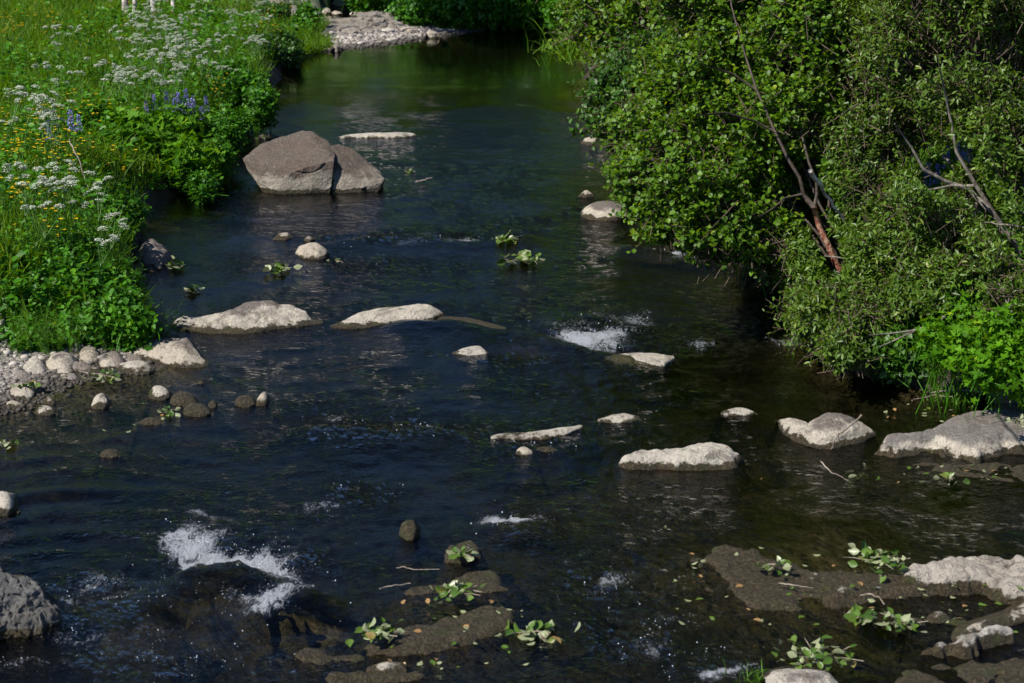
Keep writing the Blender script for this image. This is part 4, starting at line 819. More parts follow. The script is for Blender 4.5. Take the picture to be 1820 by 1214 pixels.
for k in range(10):  # unseen trees added to fill the pale sky gap mirrored in the pool
    x = -20 + k * 4.6 + random.uniform(-1, 1); r0 = onground(x, 54); 
    shrub("leafy_tree", "unseen dense tree added to fill the sky gap behind the mirrored birches", "tree", r0, [((x, 54, r0[2] + 1.6), (2.4, 1.5, 1.5)), ((x + 1, 54.5, r0[2] + 3.4), (2.0, 1.4, 1.4))], 1300, .7, 8, .26, RO, M_dkleaf, 140 + k, stem_r=.1, gap=-.4, nb=6, trad=.01, group="unseen trees added behind the birches")
for k, (px, py, lean, r_) in enumerate([(195, 12, -.2, .045), (222, 30, .15, .06), (236, 28, .75, .04), (274, 24, .05, .04), (308, 16, .0, .035)]):
    z_ = .6; q = P(px, py, z_); q = onground(q[0], q[1]); g = np.random.default_rng(170 + k); topp = q + [lean, .2, 6.2]
    th = tag(empty("birch_tree", q), ["leftmost pale trunk at the top left edge of the meadow", "thickest pale birch trunk at the top of the meadow", "pale birch stem leaning right beside the thickest trunk", "thin straight pale trunk above the white flowers", "thin grey trunk behind the white flower drift"][k], "tree", "pale trunks at the top of the left meadow")
    tr = MB(); tr.tube(wob(q - [0, 0, .1], topp, 7, .02, g), np.linspace(r_, r_ * .5, 7), 8); o = tr.build("trunk", M_white, origin=q); o.parent = th; o.location = (0, 0, 0)
    lv, st, ix = twig_cloud([((topp[0], topp[1], topp[2] + .3), (.9, .9, .8))], 380, .35, 8, .08, RO, seed=180 + k, gap=.0, shell=.3); o = lv.build("crown", M_birch, origin=q); o.parent = th; o.location = (0, 0, 0)
# --- herb clumps
def herb(name, label, cat, blobs, n, lt, lm, lsize, seed, tlen=.13, nleaf=6, gap=-.02, upw=.7, shell=.35, group=None, lw=.25, flowers=None):
    c0 = np.mean([b[0] for b in blobs], 0); rt = onground(c0[0], c0[1]); rt[2] = max(rt[2], 0)
    th = tag(empty(name, rt), label, cat, group); tw = MB()
    lv, st, ix = twig_cloud(blobs, n, tlen, nleaf, lsize, lt, seed=seed, gap=gap, upw=upw, shell=shell, mbt=tw, trad=.0022, droop=0, lw=lw)
    g = np.random.default_rng(seed)
    for _ in range(26):
        c, r = blobs[g.integers(len(blobs))]; tip = np.array(c) + unit(g.normal(size=3)) * np.array(r) * .7; b_ = onground(c[0] + g.normal() * .1, max(c[1], c[1]) + g.normal() * .1)
        tw.tube(wob(b_, tip, 5, .05, g), np.linspace(.005, .002, 5), 4)
    o = tw.build("stem", M_herb, origin=rt); o.parent = th; o.location = (0, 0, 0)
    o = lv.build("foliage", lm, origin=rt); o.parent = th; o.location = (0, 0, 0)
    return th
herb("lobed_leaf_plant", "big mound of light green lobed leaves overhanging the stream, left of the boulder", "plant",
     [bl(300, 285, 15.8, .42, .34, .4), bl(230, 250, 15.9, .45, .34, .5), bl(170, 235, 16.2, .32, .28, .4), bl(345, 290, 15.6, .3, .28, .35), bl(255, 320, 15.2, .2, .12, .25), bl(320, 240, 16.4, .35, .25, .4)], 2000, PA, M_mantle, .12, 51, nleaf=4, tlen=.16)
herb("leafy_plant", "dark herb clump on the bank corner between the lobed mound and the boulder", "plant", [bl(385, 285, 15.9, .2, .26, .3), bl(400, 240, 16.6, .22, .25, .3), bl(360, 325, 15.0, .15, .14, .2)], 800, OV, M_herb, .055, 52)
herb("leafy_plant", "leafy herb clump reaching over the water above the lobed mound", "plant", [bl(440, 175, 19.0, .34, .38, .4), bl(400, 150, 19.6, .4, .36, .4), bl(465, 185, 18.6, .2, .25, .3), bl(410, 215, 18.0, .25, .2, .3)], 1500, P5, M_herb, .07, 53)
herb("leafy_plant", "dark round clump at the water's edge below the far grass tip", "plant", [bl(500, 80, 26.0, .36, .30, .4), bl(475, 95, 25, .3, .3, .3), bl(515, 95, 25.5, .24, .2, .3)], 900, OV, M_dkleaf, .075, 54)
herb("leafy_plant", "spread of leafy herbs on the lower left bank above the stone shore", "plant",
     [bl(60, 545, 10.6, .32, .28, .4), bl(140, 520, 10.8, .34, .30, .4), bl(215, 560, 10.4, .22, .22, .3), bl(-20, 500, 10.9, .3, .3, .4), bl(110, 470, 11.3, .4, .28, .4), bl(195, 510, 10.9, .24, .24, .25), bl(40, 460, 11.5, .4, .22, .3), bl(170, 580, 10.3, .28, .18, .3), bl(60, 600, 10.2, .4, .16, .3), bl(235, 575, 10.2, .16, .16, .2)], 5200, OV, M_herb, .060, 55, nleaf=6, tlen=.13)
herb("leafy_plant", "herbs behind the cone shaped rock below the lobed mound", "plant", [bl(200, 395, 13.0, .26, .26, .3), bl(215, 375, 13.6, .22, .22, .3), bl(150, 360, 13.6, .3, .2, .3), bl(100, 340, 14.0, .3, .2, .3), bl(180, 430, 12.4, .3, .2, .3)], 2200, OV, M_herb, .055, 56)
herb("leafy_plant", "leaf clump below the white umbels at the left edge", "plant", [bl(20, 420, 12.2, .25, .22, .3), bl(90, 415, 12.2, .3, .2, .3)], 700, P5, M_herb, .06, 57)
herb("lobed_leaf_plant", "bright lobed leaves in front of the dark undergrowth at the right bank", "plant", [bl(1760, 640, 8.7, .22, .14, .25), bl(1690, 600, 9.0, .2, .13, .25), bl(1800, 590, 8.8, .25, .2, .3), bl(1740, 560, 9.2, .22, .15, .2), bl(1850, 660, 8.6, .2, .2, .2)], 520, P5, M_mantle, .085, 58, nleaf=4, tlen=.14, gap=.0)
herb("leafy_plant", "dark undergrowth beneath the willow on the right bank", "plant", [bl(1600, 620, 9.6, .3, .2, .3), bl(1680, 520, 9.9, .4, .3, .4), bl(1780, 480, 10, .4, .3, .4), bl(1450, 500, 10.9, .25, .2, .3), bl(1560, 560, 10.2, .3, .2, .3)], 1900, OV, M_dkleaf, .06, 59)
herb("leafy_plant", "herbs growing beneath the birch beside the water", "plant", [bl(1380, 440, 11.6, .28, .18, .3), bl(1330, 400, 12.2, .3, .2, .3), bl(1500, 420, 11.6, .35, .25, .3), bl(1420, 330, 12.6, .4, .3, .4)], 1300, P5, M_dkleaf, .06, 60)
herb("leafy_plant", "bright green herbs lit behind the red stem", "plant", [bl(1540, 370, 12.6, .4, .2, .4), bl(1640, 360, 12.6, .4, .2, .4), bl(1720, 300, 13.0, .4, .25, .4)], 900, P5, M_mantle, .07, 66)
# far bank bushes
fb = [(760, 15, 31.6, .8, .50), (830, 8, 31.4, .9, .6), (900, 12, 31.6, .9, .55), (965, 5, 31.5, .8, .6), (1020, 15, 30.5, .6, .45), (690, -12, 33.5, .9, .35), (860, -45, 34, 1.4, .8), (980, -40, 34, 1.2, .8)]
herb("leafy_bush", "long mass of bright green bushes along the far bank", "bush", [bl(a, b, Y, rx, rz, .6) for a, b, Y, rx, rz in fb], 5200, OV, M_herb, .11, 61, tlen=.25, nleaf=6)
herb("leafy_plant", "small green plant at the far channel's left edge", "plant", [bl(548, 28, 30.5, .22, .28, .3), bl(535, 40, 30, .2, .2, .3)], 300, OV, M_herb, .09, 62)
herb("leafy_plant", "dark shrubby growth before the boulders beyond the far left bank", "plant", [bl(480, 26, 31, .5, .24, .5), bl(510, 22, 31.5, .4, .22, .4)], 1300, OV, M_dkleaf, .08, 63, tlen=.2)
herb("leafy_plant", "green growth hiding the channel's left boulders at top", "plant", [bl(650, 5, 33.5, .35, .25, .4), bl(672, -5, 33.5, .4, .3, .4)], 500, OV, M_herb, .09, 64, tlen=.2)

# ------------------------------------------------------------------ grass
def grass(name, q, hgt, mat, seed, wid=.02, lean=.45, templ=None):
    g = np.random.default_rng(seed); n = len(q); q = q.copy(); mb = MB()
    for c, bd in enumerate((.15, .5, .9)):
        s_ = slice(c, n, 3); m = len(q[s_]); tv, tf = blade(bd, wid)
        up = np.tile([0, 0, 1.0], (m, 1)) + lean * g.normal(size=(m, 3)) * [1, 1, 0]
        nr = g.normal(size=(m, 3)) * [1, 1, .1]
        h = hgt[s_] if np.ndim(hgt) else hgt * g.uniform(.5, 1.2, m)
        patch = noise2(q[s_][:, 0] * .8, q[s_][:, 1] * .8, 3)
        mb.scatter(tv, tf, q[s_], up, nr, h, np.clip(g.beta(2, 2, m) * .75 + .35 * patch + .05, 0, .99))
    return tag(mb.build(name, mat), kind="stuff")
def meadow_pts(n, x0, x1, y0, y1, smin, g, dens=None):
    x = g.uniform(x0, x1, n); y = y0 + (y1 - y0) * g.random(n) ** 1.15; s = sdf(POOL, x, y); s2 = sdf(CHANNEL, x, y)
    ok = (s > smin) & (s2 > .8); x, y = x[ok], y[ok]; return np.stack([x, y, ground_z(x, y)], -1)
g = np.random.default_rng(71)
q = meadow_pts(300000, -11.5, 1, 8.5, 37, .12, g)
u = q[:, 0] / q[:, 1]; q = q[(u > -.40)]
BARM = lambda q: ~((q[:, 1] > P(640, 112)[1]) & (q[:, 0] > P(560, 80)[0]) & (q[:, 0] < 3.2) & (q[:, 1] < 33.6))
shore_ = lambda q: np.array([True] * len(q)) & ~((gauss(q[:, 0], q[:, 1], 60, 690, .95) > .45) | (gauss(q[:, 0], q[:, 1], 200, 650, .5) > .4))
q = q[BARM(q) & shore_(q)]
clump = .8 + .7 * noise2(q[:, 0] * 1.5, q[:, 1] * 1.5, 5)
grass("meadow_grass", q, np.clip(.36 * clump * g.uniform(.5, 1.25, len(q)), .06, .6), M_grass, 72, wid=.020)
q = meadow_pts(150000, 1.5, 11, 8.0, 37, .10, g); u = q[:, 0] / q[:, 1]; q = q[(u < .40) & BARM(q)]
grass("bank_grass", q, .30, M_grass, 73, wid=.018)
n = 30000; x = g.uniform(-18, 22, n); y = g.uniform(34.5, 46, n); q = np.stack([x, y, ground_z(x, y)], -1); q = q[q[:, 2] > .5]
grass("slope_grass", q, .42, M_grass, 75, wid=.03)
# low mixed herbs growing through the meadow
n = 90000; x = g.uniform(-11, 1, n); y = 9 + 27 * g.random(n) ** 1.1; s1 = sdf(POOL, x, y); ok = (s1 > .2) & (sdf(CHANNEL, x, y) > .8) & (x / y > -.4) & (noise2(x * .8, y * .6, 60) + .4 * noise2(x * 3, y * 3, 61) > .08 - .25 * (s1 < 1.6) + .35 * (s1 > 3.5)); x, y = x[ok], y[ok]
q = np.stack([x, y, ground_z(x, y) + g.uniform(.08, .40, len(x))], -1); q = q[BARM(q) & shore_(q)]; n = len(q); mbh = MB(); a = g.uniform(0, 6.28, n)
mbh.scatter(L_OVAL, F_OVAL, q, np.stack([np.cos(a), np.sin(a), .3 * g.normal(size=n)], -1), np.array([0, 0, 1.0]) + .5 * g.normal(size=(n, 3)), g.uniform(.03, .07, n) * (1 + q[:, 1] / 60), g.beta(2, 2, n))
tag(mbh.build("ground_cover", M_herb), kind="stuff")
# bright tuft at the far left point, rushes at the right shore
q = np.array([gp(rng.uniform(505, 582), rng.uniform(70, 112)) for _ in range(160)]); q = np.repeat(q, 16, 0) + rng.normal(size=(2560, 3)) * [.09, .14, 0]; q[:, 2] = ground_z(q[:, 0], q[:, 1]); q = q[q[:, 2] > 0.0]
grass("point_grass", q, .26, M_grass, 74, wid=.028, lean=.6)
def tuft(name, label, px, py, n, h, mat, seed, lean=.35, spread=.06, wid=.014, cat="grass tuft", group=None, z=None):
    g = np.random.default_rng(seed); c = gp(px, py) if z is None else P(px, py, z); q = np.tile(c, (n, 1)) + g.normal(size=(n, 3)) * [spread, spread, 0]
    tv, tf = blade(.7, wid); mb = MB()
    up = np.array([0, 0, 1.0]) + lean * g.normal(size=(n, 3)) * [1, 1, 0]; mb.scatter(tv, tf, q, up, up * [1, 1, 0] + g.normal(size=(n, 3)) * .3, h * g.uniform(.5, 1.15, n), g.beta(2, 2, n))
    return tag(mb.build(name, mat, origin=c), label, cat, group)
tuft("grass_tuft", "green and reddish rushes standing at the water's edge above the broad slab", 1700, 722, 190, .22, M_horse, 81, lean=.22, spread=.07, wid=.02)
tuft("grass_tuft", "bright grass tuft under the willow at the water's edge", 1445, 580, 220, .22, M_grass, 82, lean=.6, spread=.07, wid=.02, z=.02)
tuft("grass_tuft", "fine green grass between willow and lobed leaves on the right bank", 1620, 660, 420, .34, M_horse, 83, lean=.5, spread=.16, wid=.012)
tuft("grass_tuft", "small reddish grass sprig at the bottom edge beside the peeking rock", 1335, 1214, 40, .11, M_horse, 84, lean=.4, spread=.03, wid=.02, z=.0)
tuft("grass_tuft", "long grass blades falling over the eroded earth bank at far right", 1062, 108, 420, .75, M_grass, 85, lean=.6, spread=.35, wid=.016)
tuft("grass_tuft", "lush grass hanging below the dark tree on the far right bank", 1085, 85, 420, .7, M_grass, 86, lean=.5, spread=.5, wid=.016)
tuft("grass_tuft", "grass fringe drooping beside the long two humped rock", 262, 592, 260, .24, M_horse, 87, lean=.7, spread=.08, wid=.012)
tuft("grass_tuft", "tall fine grass in the lobed mound's left gap", 175, 300, 420, .45, M_grass, 88, lean=.4, spread=.2, wid=.012)
# horsetails
def horsetails(name, label, centres, n, h, seed):
    g = np.random.default_rng(seed); mb = MB(); C = np.array([gp(a, b) for a, b, r in centres]); Rr = np.array([c[2] for c in centres])
    ix = g.integers(len(C), size=n); q = C[ix] + g.normal(size=(n, 3)) * [1, 1, 0] * Rr[ix][:, None] * .6; q[:, 2] = np.maximum(ground_z(q[:, 0], q[:, 1]), 0)
    up = unit(np.array([0, 0, 1.0]) + .22 * g.normal(size=(n, 3)) * [1, 1, 0]); H = h * g.uniform(.55, 1.15, n); tv, tf = blade(.1, .006)
    mb.scatter(tv, tf, q, up, g.normal(size=(n, 3)), H, .5); tb, fb_ = blade(.25, .011)
    for w in range(9):
        f = .25 + .75 * w / 9; p = q + up * (H * f)[:, None]
        for k in range(7):
            a = k * .9 + w + g.uniform(0, 1, n); d = np.stack([np.cos(a), np.sin(a), .55 + .2 * g.random(n)], -1)
            mb.scatter(tb, fb_, p, d, up, H * .32 * (1.15 - f), g.beta(2, 2, n))
    c0 = C.mean(0); return tag(mb.build(name, M_horse, origin=c0), label, "plant")
horsetails("horsetail_patch", "feathery horsetails among the lower left herbs", [(60, 470, .3), (120, 450, .3), (190, 480, .2), (170, 600, .25), (90, 620, .3), (235, 560, .15), (200, 490, .12)], 300, .32, 91)
horsetails("horsetail_patch", "feathery horsetails at the foot of the right bank", [(1660, 690, .12), (1640, 640, .2), (1560, 640, .15)], 130, .3, 92)
# ------------------------------------------------------------------ flowers
M_umb = plain_mat("white_umbel_florets", (.64, .67, .58), (.45, .50, .36), 200, .7, trans=.2)
M_yel = plain_mat("yellow_petals", (.85, .62, .01), (.75, .45, .01), 200, .4, trans=.2)
M_blue = plain_mat("violet_blue_petals", (.20, .18, .55), (.38, .32, .70), 120, .6, trans=.2)
M_stem = plain_mat("green_stem", (.05, .13, .02), (.10, .20, .03), 20, .5)
HEX = np.array([(0, 0, .1)] + [(math.cos(a), math.sin(a), 0) for a in np.arange(6) * math.pi / 3]); F_HEX = [(0, i + 1, (i + 1) % 6 + 1) for i in range(6)]
def parsley(seed):
    g = np.random.default_rng(seed); h = g.uniform(.55, .75); root = empty("cow_parsley", (0, 0, 0)); st = MB(); heads = []
    top = np.array([g.normal() * .05, g.normal() * .05, h * .62]); st.tube(wob((0, 0, 0), top, 6, .02, g), np.linspace(.005, .0035, 6), 5)
    nh = int(g.integers(3, 6))
    for k in range(nh):
        a = g.uniform(0, 6.28); e = top + np.array([math.cos(a) * .12 * (k > 0), math.sin(a) * .12 * (k > 0), h * .38 * g.uniform(.55, 1)])
        st.tube(wob(top, e, 5, .04, g), np.linspace(.003, .002, 5), 4); hd = MB(); r0 = g.uniform(.020, .042); m = 13
        th = np.arange(m) * 2.4; rr = r0 * np.sqrt((np.arange(m) + .3) / m); tl = g.normal(size=2) * .35; c = e + np.stack([np.cos(th) * rr, np.sin(th) * rr, .022 - (rr / r0) ** 2 * .016 + np.cos(th) * rr * tl[0] + np.sin(th) * rr * tl[1]], -1)
        for q in c: hd.tube([e - [0, 0, .012], q - [0, 0, .002]], [.0009, .0007], 3, mat=1)
        for q in c:
            p = q + g.normal(size=(9, 3)) * [.0065, .0065, .0018]; hd.scatter(HEX, F_HEX, p, unit(g.normal(size=(9, 3)) * [1, 1, .2]), np.tile([0, 0, 1.0], (9, 1)) + .4 * g.normal(size=(9, 3)), .0042)
        o = hd.build("flower_head", [M_umb, M_stem]); o.parent = root
    lf = MB(); p = wob((0, 0, 0), top, 6, .02, g)[1:5]; n = 60
    ps = p[g.integers(4, size=n)] + g.normal(size=(n, 3)) * [.07, .07, .05]; lf.scatter(L_WILL, F_OVAL, ps, unit(g.normal(size=(n, 3)) * [1, 1, .4]), np.tile([0, 0, 1.0], (n, 1)) + .5 * g.normal(size=(n, 3)), .035, g.random(n))
    o = st.build("stem", M_stem); o.parent = root; o = lf.build("leaves", M_herb); o.parent = root
    return root
protoP = [parsley(200 + k) for k in range(7)]; used = set()
def place(proto, pos, rz, label, cat, group, sc=1.0):
    o = proto if id(proto) not in used else copy_tree(proto); used.add(id(proto))
    o.location = [float(v) for v in pos]; o.rotation_euler = (0, 0, rz); o.scale = (sc,) * 3
    return tag(o, label, cat, group)
def hpos(px, py, h):
    z = h + .4
    for _ in range(6):
        q = P(px, py, z); z += .75 * (float(ground_z(q[0:1], q[1:2])[0]) + h - z)
    return onground(q[0], q[1])
def zone(n, x0, x1, y0, y1, zh, cond=None):
    out = []
    while len(out) < n:
        px, py = r2.uniform(x0, x1), r2.uniform(y0, y1)
        if cond and not cond(px, py): continue
        q = hpos(px, py, zh); s_ = sdf(POOL, q[0:1], q[1:2])[0]
        if s_ < .12 or noise2(q[0:1] * .9, q[1:2] * .7, 50)[0] < -.12: continue
        out.append(q)
    return out
ZP = [(40, 235, 490, 8, 95, "cow parsley in the densest white drift before the far left bank"), (22, 300, 500, 60, 140, "cow parsley at the streamward edge of the white drift"), (15, 80, 240, 55, 160, "cow parsley scattered in the grass left of the white drift"),
      (11, 0, 120, 150, 260, "cow parsley among buttercups at the left edge"), (14, 230, 340, 110, 165, "cow parsley standing behind the lupines"), (13, 20, 205, 335, 420, "cow parsley on the near left bank above the horsetails")]
for n, x0, x1, y0, y1, lb in ZP:
    for q in zone(n, x0, x1, y0, y1, .6): place(r2.choice(protoP), q, r2.uniform(0, 6.28), lb, "wildflower", lb, r2.uniform(.85, 1.2))
def buttercup(seed):
    g = np.random.default_rng(seed); mb = MB()
    for k in range(int(g.integers(2, 5))):
        e = np.array([g.normal() * .06, g.normal() * .06, g.uniform(.30, .44)]); mb.tube(wob((0, 0, 0), e, 4, .05, g), [.002, .0016, .0014, .0012], 3, mat=1)
        for j in range(5):
            a = j * 1.2566 + k; d = np.array([math.cos(a), math.sin(a), .45]); mb.scatter(L_ROUND, F_OVAL, [e], unit(d[None]), np.array([[-d[0] * .5, -d[1] * .5, 1.0]]), .019)
    return mb.build("buttercup", [M_yel, M_stem])
protoB = [buttercup(300 + k) for k in range(6)]
ZB = [(70, 0, 130, 195, 340, "buttercups in the yellow sprinkle at the left edge"), (24, 0, 100, 25, 65, "buttercups in the far left meadow at top"), (16, 375, 430, 112, 160, "buttercups glowing beside the bank corner"), (22, 440, 505, 15, 60, "buttercups in a row before the far boulders"),
      (26, 150, 380, 40, 130, "buttercups mixed into the white drift"), (5, 75, 110, 396, 415, "buttercup of the small yellow cluster beneath the near cow parsley"), (20, 60, 260, 150, 300, "buttercups in the grass beside the lobed mound"), (20, 0, 300, 0, 60, "buttercups thinly sown in the far meadow")]
for n, x0, x1, y0, y1, lb in ZB:
    for q in zone(n, x0, x1, y0, y1, .36): place(r2.choice(protoB), q, r2.uniform(0, 6.28), lb, "wildflower", lb, r2.uniform(.8, 1.15))
def lupine(seed):
    g = np.random.default_rng(seed); root = empty("lupine", (0, 0, 0)); st = MB(); st.tube(wob((0, 0, 0), (g.normal() * .03, g.normal() * .03, .42), 5, .02, g), [.005] * 5, 5); h0 = .40
    fl = MB(); n = 95; f = g.random(n); a = g.uniform(0, 6.28, n); r = .027 * (1 - f * .75); p = np.stack([np.cos(a) * r, np.sin(a) * r, h0 + f * .22], -1)
    fl.scatter(L_ROUND * [1, 1, 2], F_OVAL, p, unit(np.stack([np.cos(a), np.sin(a), .5 + 0 * a], -1)), unit(g.normal(size=(n, 3)) + [0, 0, 1]), .020)
    lf = MB(); m = 40; a = np.arange(m) * .785; c = np.stack([np.cos(a // 6.28 * 2.1) * .09, np.sin(a // 6.28 * 2.1) * .09, .12 + .05 * (a // 6.28)], -1)
    lf.scatter(L_WILL, F_OVAL, c, unit(np.stack([np.cos(a), np.sin(a), .15 + 0 * a], -1)), np.tile([0, 0, 1.0], (m, 1)), .06, g.random(m))
    for nm_, m_, mt in (("stem", st, M_stem), ("flower_spike", fl, M_blue), ("leaves", lf, M_herb)):
        o = m_.build(nm_, mt); o.parent = root
    return root
protoL = [lupine(400 + k) for k in range(3)]
for lb, L in (("violet blue lupine in the row behind the lobed mound", [(258, 168), (272, 158), (296, 172), (310, 178), (316, 165), (325, 180), (330, 168), (342, 180), (357, 188), (366, 180)]), ("violet blue lupine standing alone left of the lobed mound", [(125, 205), (138, 193), (84, 212)]),
              ("violet blue lupine glimpsed through the willow at right", [(1650, 296), (1668, 278), (1684, 262), (1708, 252), (1722, 268)])):
    for px, py in L:
        q = hpos(px, py, .52); place(r2.choice(protoL), q, r2.uniform(0, 6.28), lb, "wildflower", lb, r2.uniform(.72, .95))

# ------------------------------------------------------------------ sticks and fallen leaves
M_deadleaf = leaf_mat("wilting_leaves", (.03, .085, .010), (.10, .17, .025), (.30, .18, .07), rough=.35, trans=.15, under=(.28, .31, .17))
M_stick = plain_mat("bare_stick_bark", (.16, .12, .085), (.34, .29, .23), 30, .8, bump=.4)
def stick(label, pts, z, r=.005, mat=None, name="stick"):
    q = np.array([P(a, b, zz) for (a, b), zz in zip(pts, z if np.ndim(z) else [z] * len(pts))]); n = len(q) * 4
    t_ = np.linspace(0, len(q) - 1, n); pl = np.stack([np.interp(t_, range(len(q)), q[:, k]) for k in range(3)], -1) + rng.normal(size=(n, 3)) * r * .5
    return tag(MB().tube(pl, np.linspace(r, r * .5, n), 6).build(name, mat or M_stick, origin=q[0]), label, "stick")
stick("grey stick lying across the turtle shaped rock's back", [(1532, 738), (1508, 760), (1490, 772), (1478, 798)], [.17, .14, .12, .01], .007)
stick("pale stick poking out of the water below the turtle shaped rock", [(1458, 820), (1482, 842), (1515, 856)], [.05, .03, -.01], .004)
stick("long thin bare twig lying at the water's edge above the broad slab", [(1652, 698), (1700, 693), (1755, 697), (1800, 710)], [.06, .08, .1, .14], .005)
stick("dry leaning stem in the grass left of the lobed mound", [(122, 246), (140, 285), (152, 320), (168, 365)], [1.0, .85, .7, .5], .006)
stick("thin twig on the wide algae shelf", [(1383, 1036), (1410, 1040), (1446, 1045)], [.05, .055, .04], .004)
stick("curved reddish twig at the end of the algae shelf", [(1528, 1058), (1550, 1056), (1568, 1066), (1572, 1076)], [.05, .07, .06, .04], .004)
stick("twig along the rim of the upper leaf strewn shelf", [(676, 1046), (700, 1041), (730, 1038)], .04, .004)
stick("small forked twig in water left of the leafy mound", [(704, 1010), (718, 1008), (735, 1012), (780, 1012)], .02, .003)
stick("dark wet stick by the leaf bundle on the left shore pool", [(140, 660), (165, 665), (180, 678)], .03, .004)
stick("small dark driftwood piece floating right of the boulder", [(738, 324), (752, 322), (768, 316)], [.01, .02, .06], .014, M_bark, "driftwood")
stick("pale broken branch leaning among the birch stems", [(1442, 305), (1465, 345), (1500, 390)], [1.9, 1.65, 1.4], .010, M_white)
stick("dry twig lying above the broad slab under rushes", [(1620, 712), (1660, 702), (1700, 706)], .05, .004)
stick("slanting twig on the channel edge under the drooping grass", [(232, 590), (250, 600), (262, 612)], [.15, .1, .05], .004)
def leafpile(label, px, py, wpx, n, seed, z=.04, size=.052, twig=None, flat=.22, hi=.99, name="fallen_leafy_twig"):
    n = int(n * 1.5); g = np.random.default_rng(seed); c = P(px, py, z); R_ = abs(P(px + wpx / 2, py, z)[0] - c[0]); lf = MB()
    p = c + g.normal(size=(n, 3)) * [R_ * .42, R_ * .36, 0]; p[:, 2] = z + g.random(n) * R_ * flat
    a = g.uniform(0, 6.28, n); ax = np.stack([np.cos(a), np.sin(a), .35 * g.normal(size=n) + .15], -1); nr = unit(np.array([0, 0, 1.0]) + .75 * g.normal(size=(n, 3)))
    fl = g.random(n) < .4; nr[fl] *= -1
    lf.scatter(L_OVAL * [1.15, 1, 2.2], F_OVAL, p, ax, nr, size * g.uniform(.55, 1.1, n), np.clip(g.beta(2, 2, n), 0, hi))
    th = tag(empty(name, c), label, "fallen leaves"); tw = MB()
    for k in range(3):
        a = g.uniform(0, 6.28); e = c + np.array([math.cos(a), math.sin(a) * .8, .1]) * R_ * 1.1; tw.tube(wob(c - (e - c) * .4 + [0, 0, .01], e, 5, .06, g), np.linspace(.0035, .0018, 5), 4)
    for m_, nm_, mt in ((tw, "twig", M_stick), (lf, "leaves", M_deadleaf)):
        o = m_.build(nm_, mt, origin=c); o.parent = th; o.location = (0, 0, 0)
for a in [("bright bunch of green leaves standing on the bottom brown shelf", 668, 1128, 78, 34, 1, .05), ("leaves and twigs with rusty tips on the upper brown shelf", 808, 1056, 90, 30, 2, .04), ("spread of green leaves at the right tip of the bottom shelf", 958, 1128, 90, 22, 3, .01, .065, None, .1),
          ("pale leaf heap piled at the far edge of the white slab", 1556, 998, 110, 46, 4, .06), ("big fresh leaves above the peeking bottom rock", 1452, 1172, 150, 46, 5, .03), ("green leafy tuft caught in the riffle, upper of two", 898, 431, 56, 20, 6, .02, .09), ("pale green leafy tuft caught in the riffle, lower of two", 938, 466, 92, 30, 7, .02, .09),
          ("green leaves on a twig drifting left of centre", 497, 480, 44, 18, 8, .02, .08), ("leaves stranded beside the cone shaped rock", 318, 474, 40, 12, 9, .02, .09), ("two shiny leaves in the water below the cone shaped rock", 345, 517, 38, 8, 10, .01, .09), ("wilted leaf bunch stranded on the left stone shore", 190, 672, 74, 26, 11, .03), ("light leaves caught beside the cracked grey shore stone", 48, 688, 40, 14, 12, .05),
          ("yellow green leaves by the lower mossy mound", 296, 734, 40, 12, 13, .01), ("drifting green leaf scraps next to the round white rock", 600, 466, 30, 7, 14, .0), ("few leaves under twig ends of the birch", 1105, 387, 30, 10, 15, .02, .08), ("upright pale leaves growing on the broad slab at right", 1808, 752, 40, 12, 16, .2),
          ("leaves among the knobbly stones at bottom right", 1600, 1108, 90, 24, 17, .02), ("drowned leafy twig with broad green leaves near bottom right", 1530, 1100, 64, 14, 18, .005, .07, None, .1), ("leaf litter bundle on the dark mound", 822, 985, 44, 12, 19, .06, .05), ("wispy leaf cluster in water right of the broad slab's front", 1690, 852, 36, 8, 20, .01),
          ("submerged pale green leaves below the turtle shaped rock", 1530, 848, 80, 16, 21, -.03, .07, None, .1), ("yellow leaf bits near the left edge of the pool", 10, 790, 40, 12, 22, .0), ("pale leaves scattered on the algae shelf, upper left heap", 1375, 1008, 60, 12, 23, .05), ("white scraps floating right of the boulder", 728, 306, 20, 6, 24, .0, .06)]:
    leafpile(*a)
# single fallen leaves
protoS = []
for k in range(4):
    g = np.random.default_rng(500 + k); mb = MB(); mb.scatter(L_OVAL * [1.1, 1, 1.5], F_OVAL, [(0, 0, .004)], np.array([[1.0, 0, .1]]), np.array([[.1, .1 * k, 1.0 if k % 2 else -1.0]]), 1.0, [.25, .6, .45, .97][k]); mb.tube([(-.3, 0, .004), (0, 0, .004)], .012, 3)
    protoS.append(mb.build("fallen_leaf", M_deadleaf))
bpy.context.view_layer.update(); DG = bpy.context.evaluated_depsgraph_get()
from mathutils.bvhtree import BVHTree
surf = [o for o in COL.objects if o.type == 'MESH' and o.name.split('.')[0] in ("rock_shelf", "rock_slab", "flat_rock", "mossy_rock", "river_rock", "water", "ground")]
_bv = {}
def drop(px, py):
    q0 = P(px, py, .05)
    best = -9
    for o in surf:
        if o.name not in _bv: _bv[o.name] = BVHTree.FromObject(o, DG)
        M = o.matrix_world; lo = M.inverted() @ Vector((q0[0], q0[1], 2)); h = _bv[o.name].ray_cast(lo, Vector((0, 0, -1)))
        if h[0] is not None: best = max(best, (M @ h[0]).z)
    return np.array([q0[0], q0[1], best + .002])
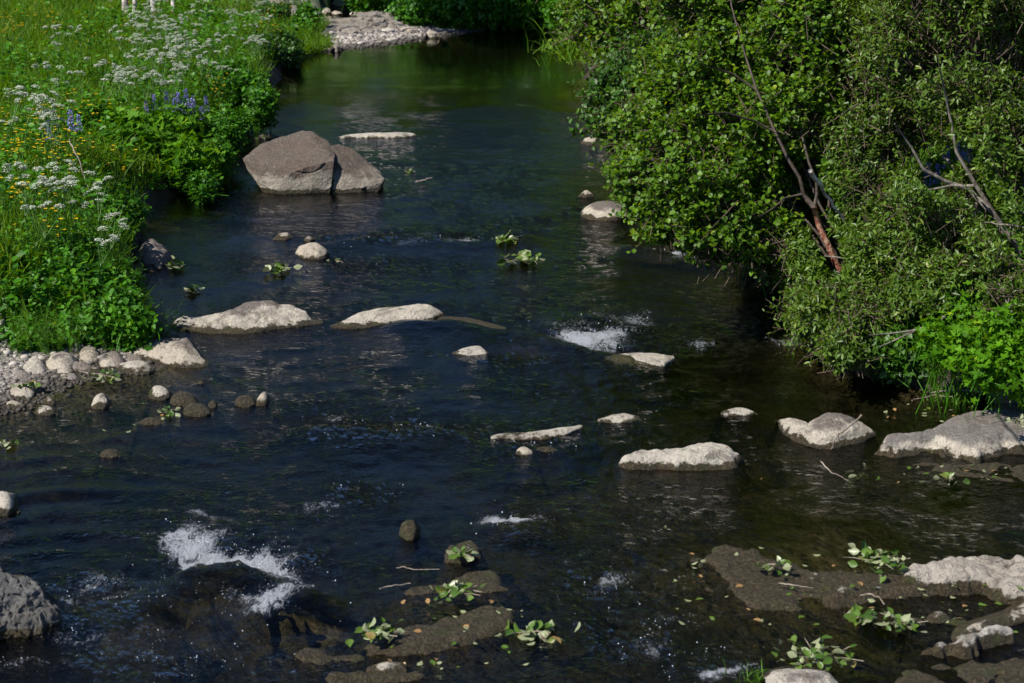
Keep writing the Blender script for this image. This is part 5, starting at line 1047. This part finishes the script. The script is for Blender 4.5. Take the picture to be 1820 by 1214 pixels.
ZS = [(36, 690, 940, 1045, 1180, "small leaf littering the brown shelves at bottom centre"), (55, 1190, 1590, 965, 1100, "small leaf littering the wide algae shelf"), (30, 1590, 1810, 815, 845, "small leaf on the drowned shelf below the broad slab"), (26, 1600, 1815, 1030, 1120, "small leaf on the rugged white slab"),
      (16, 1550, 1700, 700, 740, "small leaf at the water's edge by the rushes"), (7, 1080, 1420, 700, 960, "lone leaf drifting in the right pool"), (7, 130, 300, 670, 760, "small leaf in the left shore pool")]
for n, x0, x1, y0, y1, lb in ZS:
    for _ in range(n):
        q = drop(r2.uniform(x0, x1), r2.uniform(y0, y1)); pr = r2.choice(protoS); o = place(pr, q, r2.uniform(0, 6.28), lb, "leaf", lb, r2.uniform(.015, .042)); o.rotation_euler = (r2.uniform(-.25, .25), r2.uniform(-.25, .25), r2.uniform(0, 6.28))

# ------------------------------------------------------------------ spray thrown up by the riffles
M_drop = NT("spray_droplets"); bs = M_drop.n("BsdfPrincipled", i_Base_Color=(.75, .79, .84), i_Roughness=.15); bs.inputs["Specular IOR Level"].default_value = .8; M_drop = M_drop.fin(bs)
OCT = np.array([(1, 0, 0), (0, 1, 0), (-1, 0, 0), (0, -1, 0), (0, 0, 1), (0, 0, -1)], float); F_OCT = [(0, 1, 4), (1, 2, 4), (2, 3, 4), (3, 0, 4), (1, 0, 5), (2, 1, 5), (3, 2, 5), (0, 3, 5)]
g = np.random.default_rng(77); PX = []; ZZ = []
for px, py, rx, ry, a in FOAM:
    n = int(rx * ry * a * a * .30 * (py / 900) ** 1.0); c = g.normal(size=(n, 2)) * [rx * .5, ry * .6] + [px, py]; PX.append(c); ZZ.append(g.exponential(.008 + .016 * a * (a > .75), n))
for px, py, rx, ry, a in RIFF:
    n = int(rx * ry * a * .022); c = g.normal(size=(n, 2)) * [rx * .5, ry * .55] + [px, py]; PX.append(c); ZZ.append(g.exponential(.004, n))
PX = np.concatenate(PX); ZZ = np.concatenate(ZZ); q = P(PX[:, 0], PX[:, 1]); wh, _ = water_h(q[:, 0], q[:, 1]); q[:, 2] = wh + ZZ
keep = noise2(q[:, 0] * 9, q[:, 1] * 9, 40) > .0; q = q[keep]; n = len(q)
mb = MB(); mb.scatter(OCT, F_OCT, q, unit(g.normal(size=(n, 3))), unit(g.normal(size=(n, 3))), (.0008 + g.exponential(.0009, n).clip(0, .0035)) * (q[:, 1] / 8) ** .5)
tag(mb.build("spray", M_drop), kind="stuff")
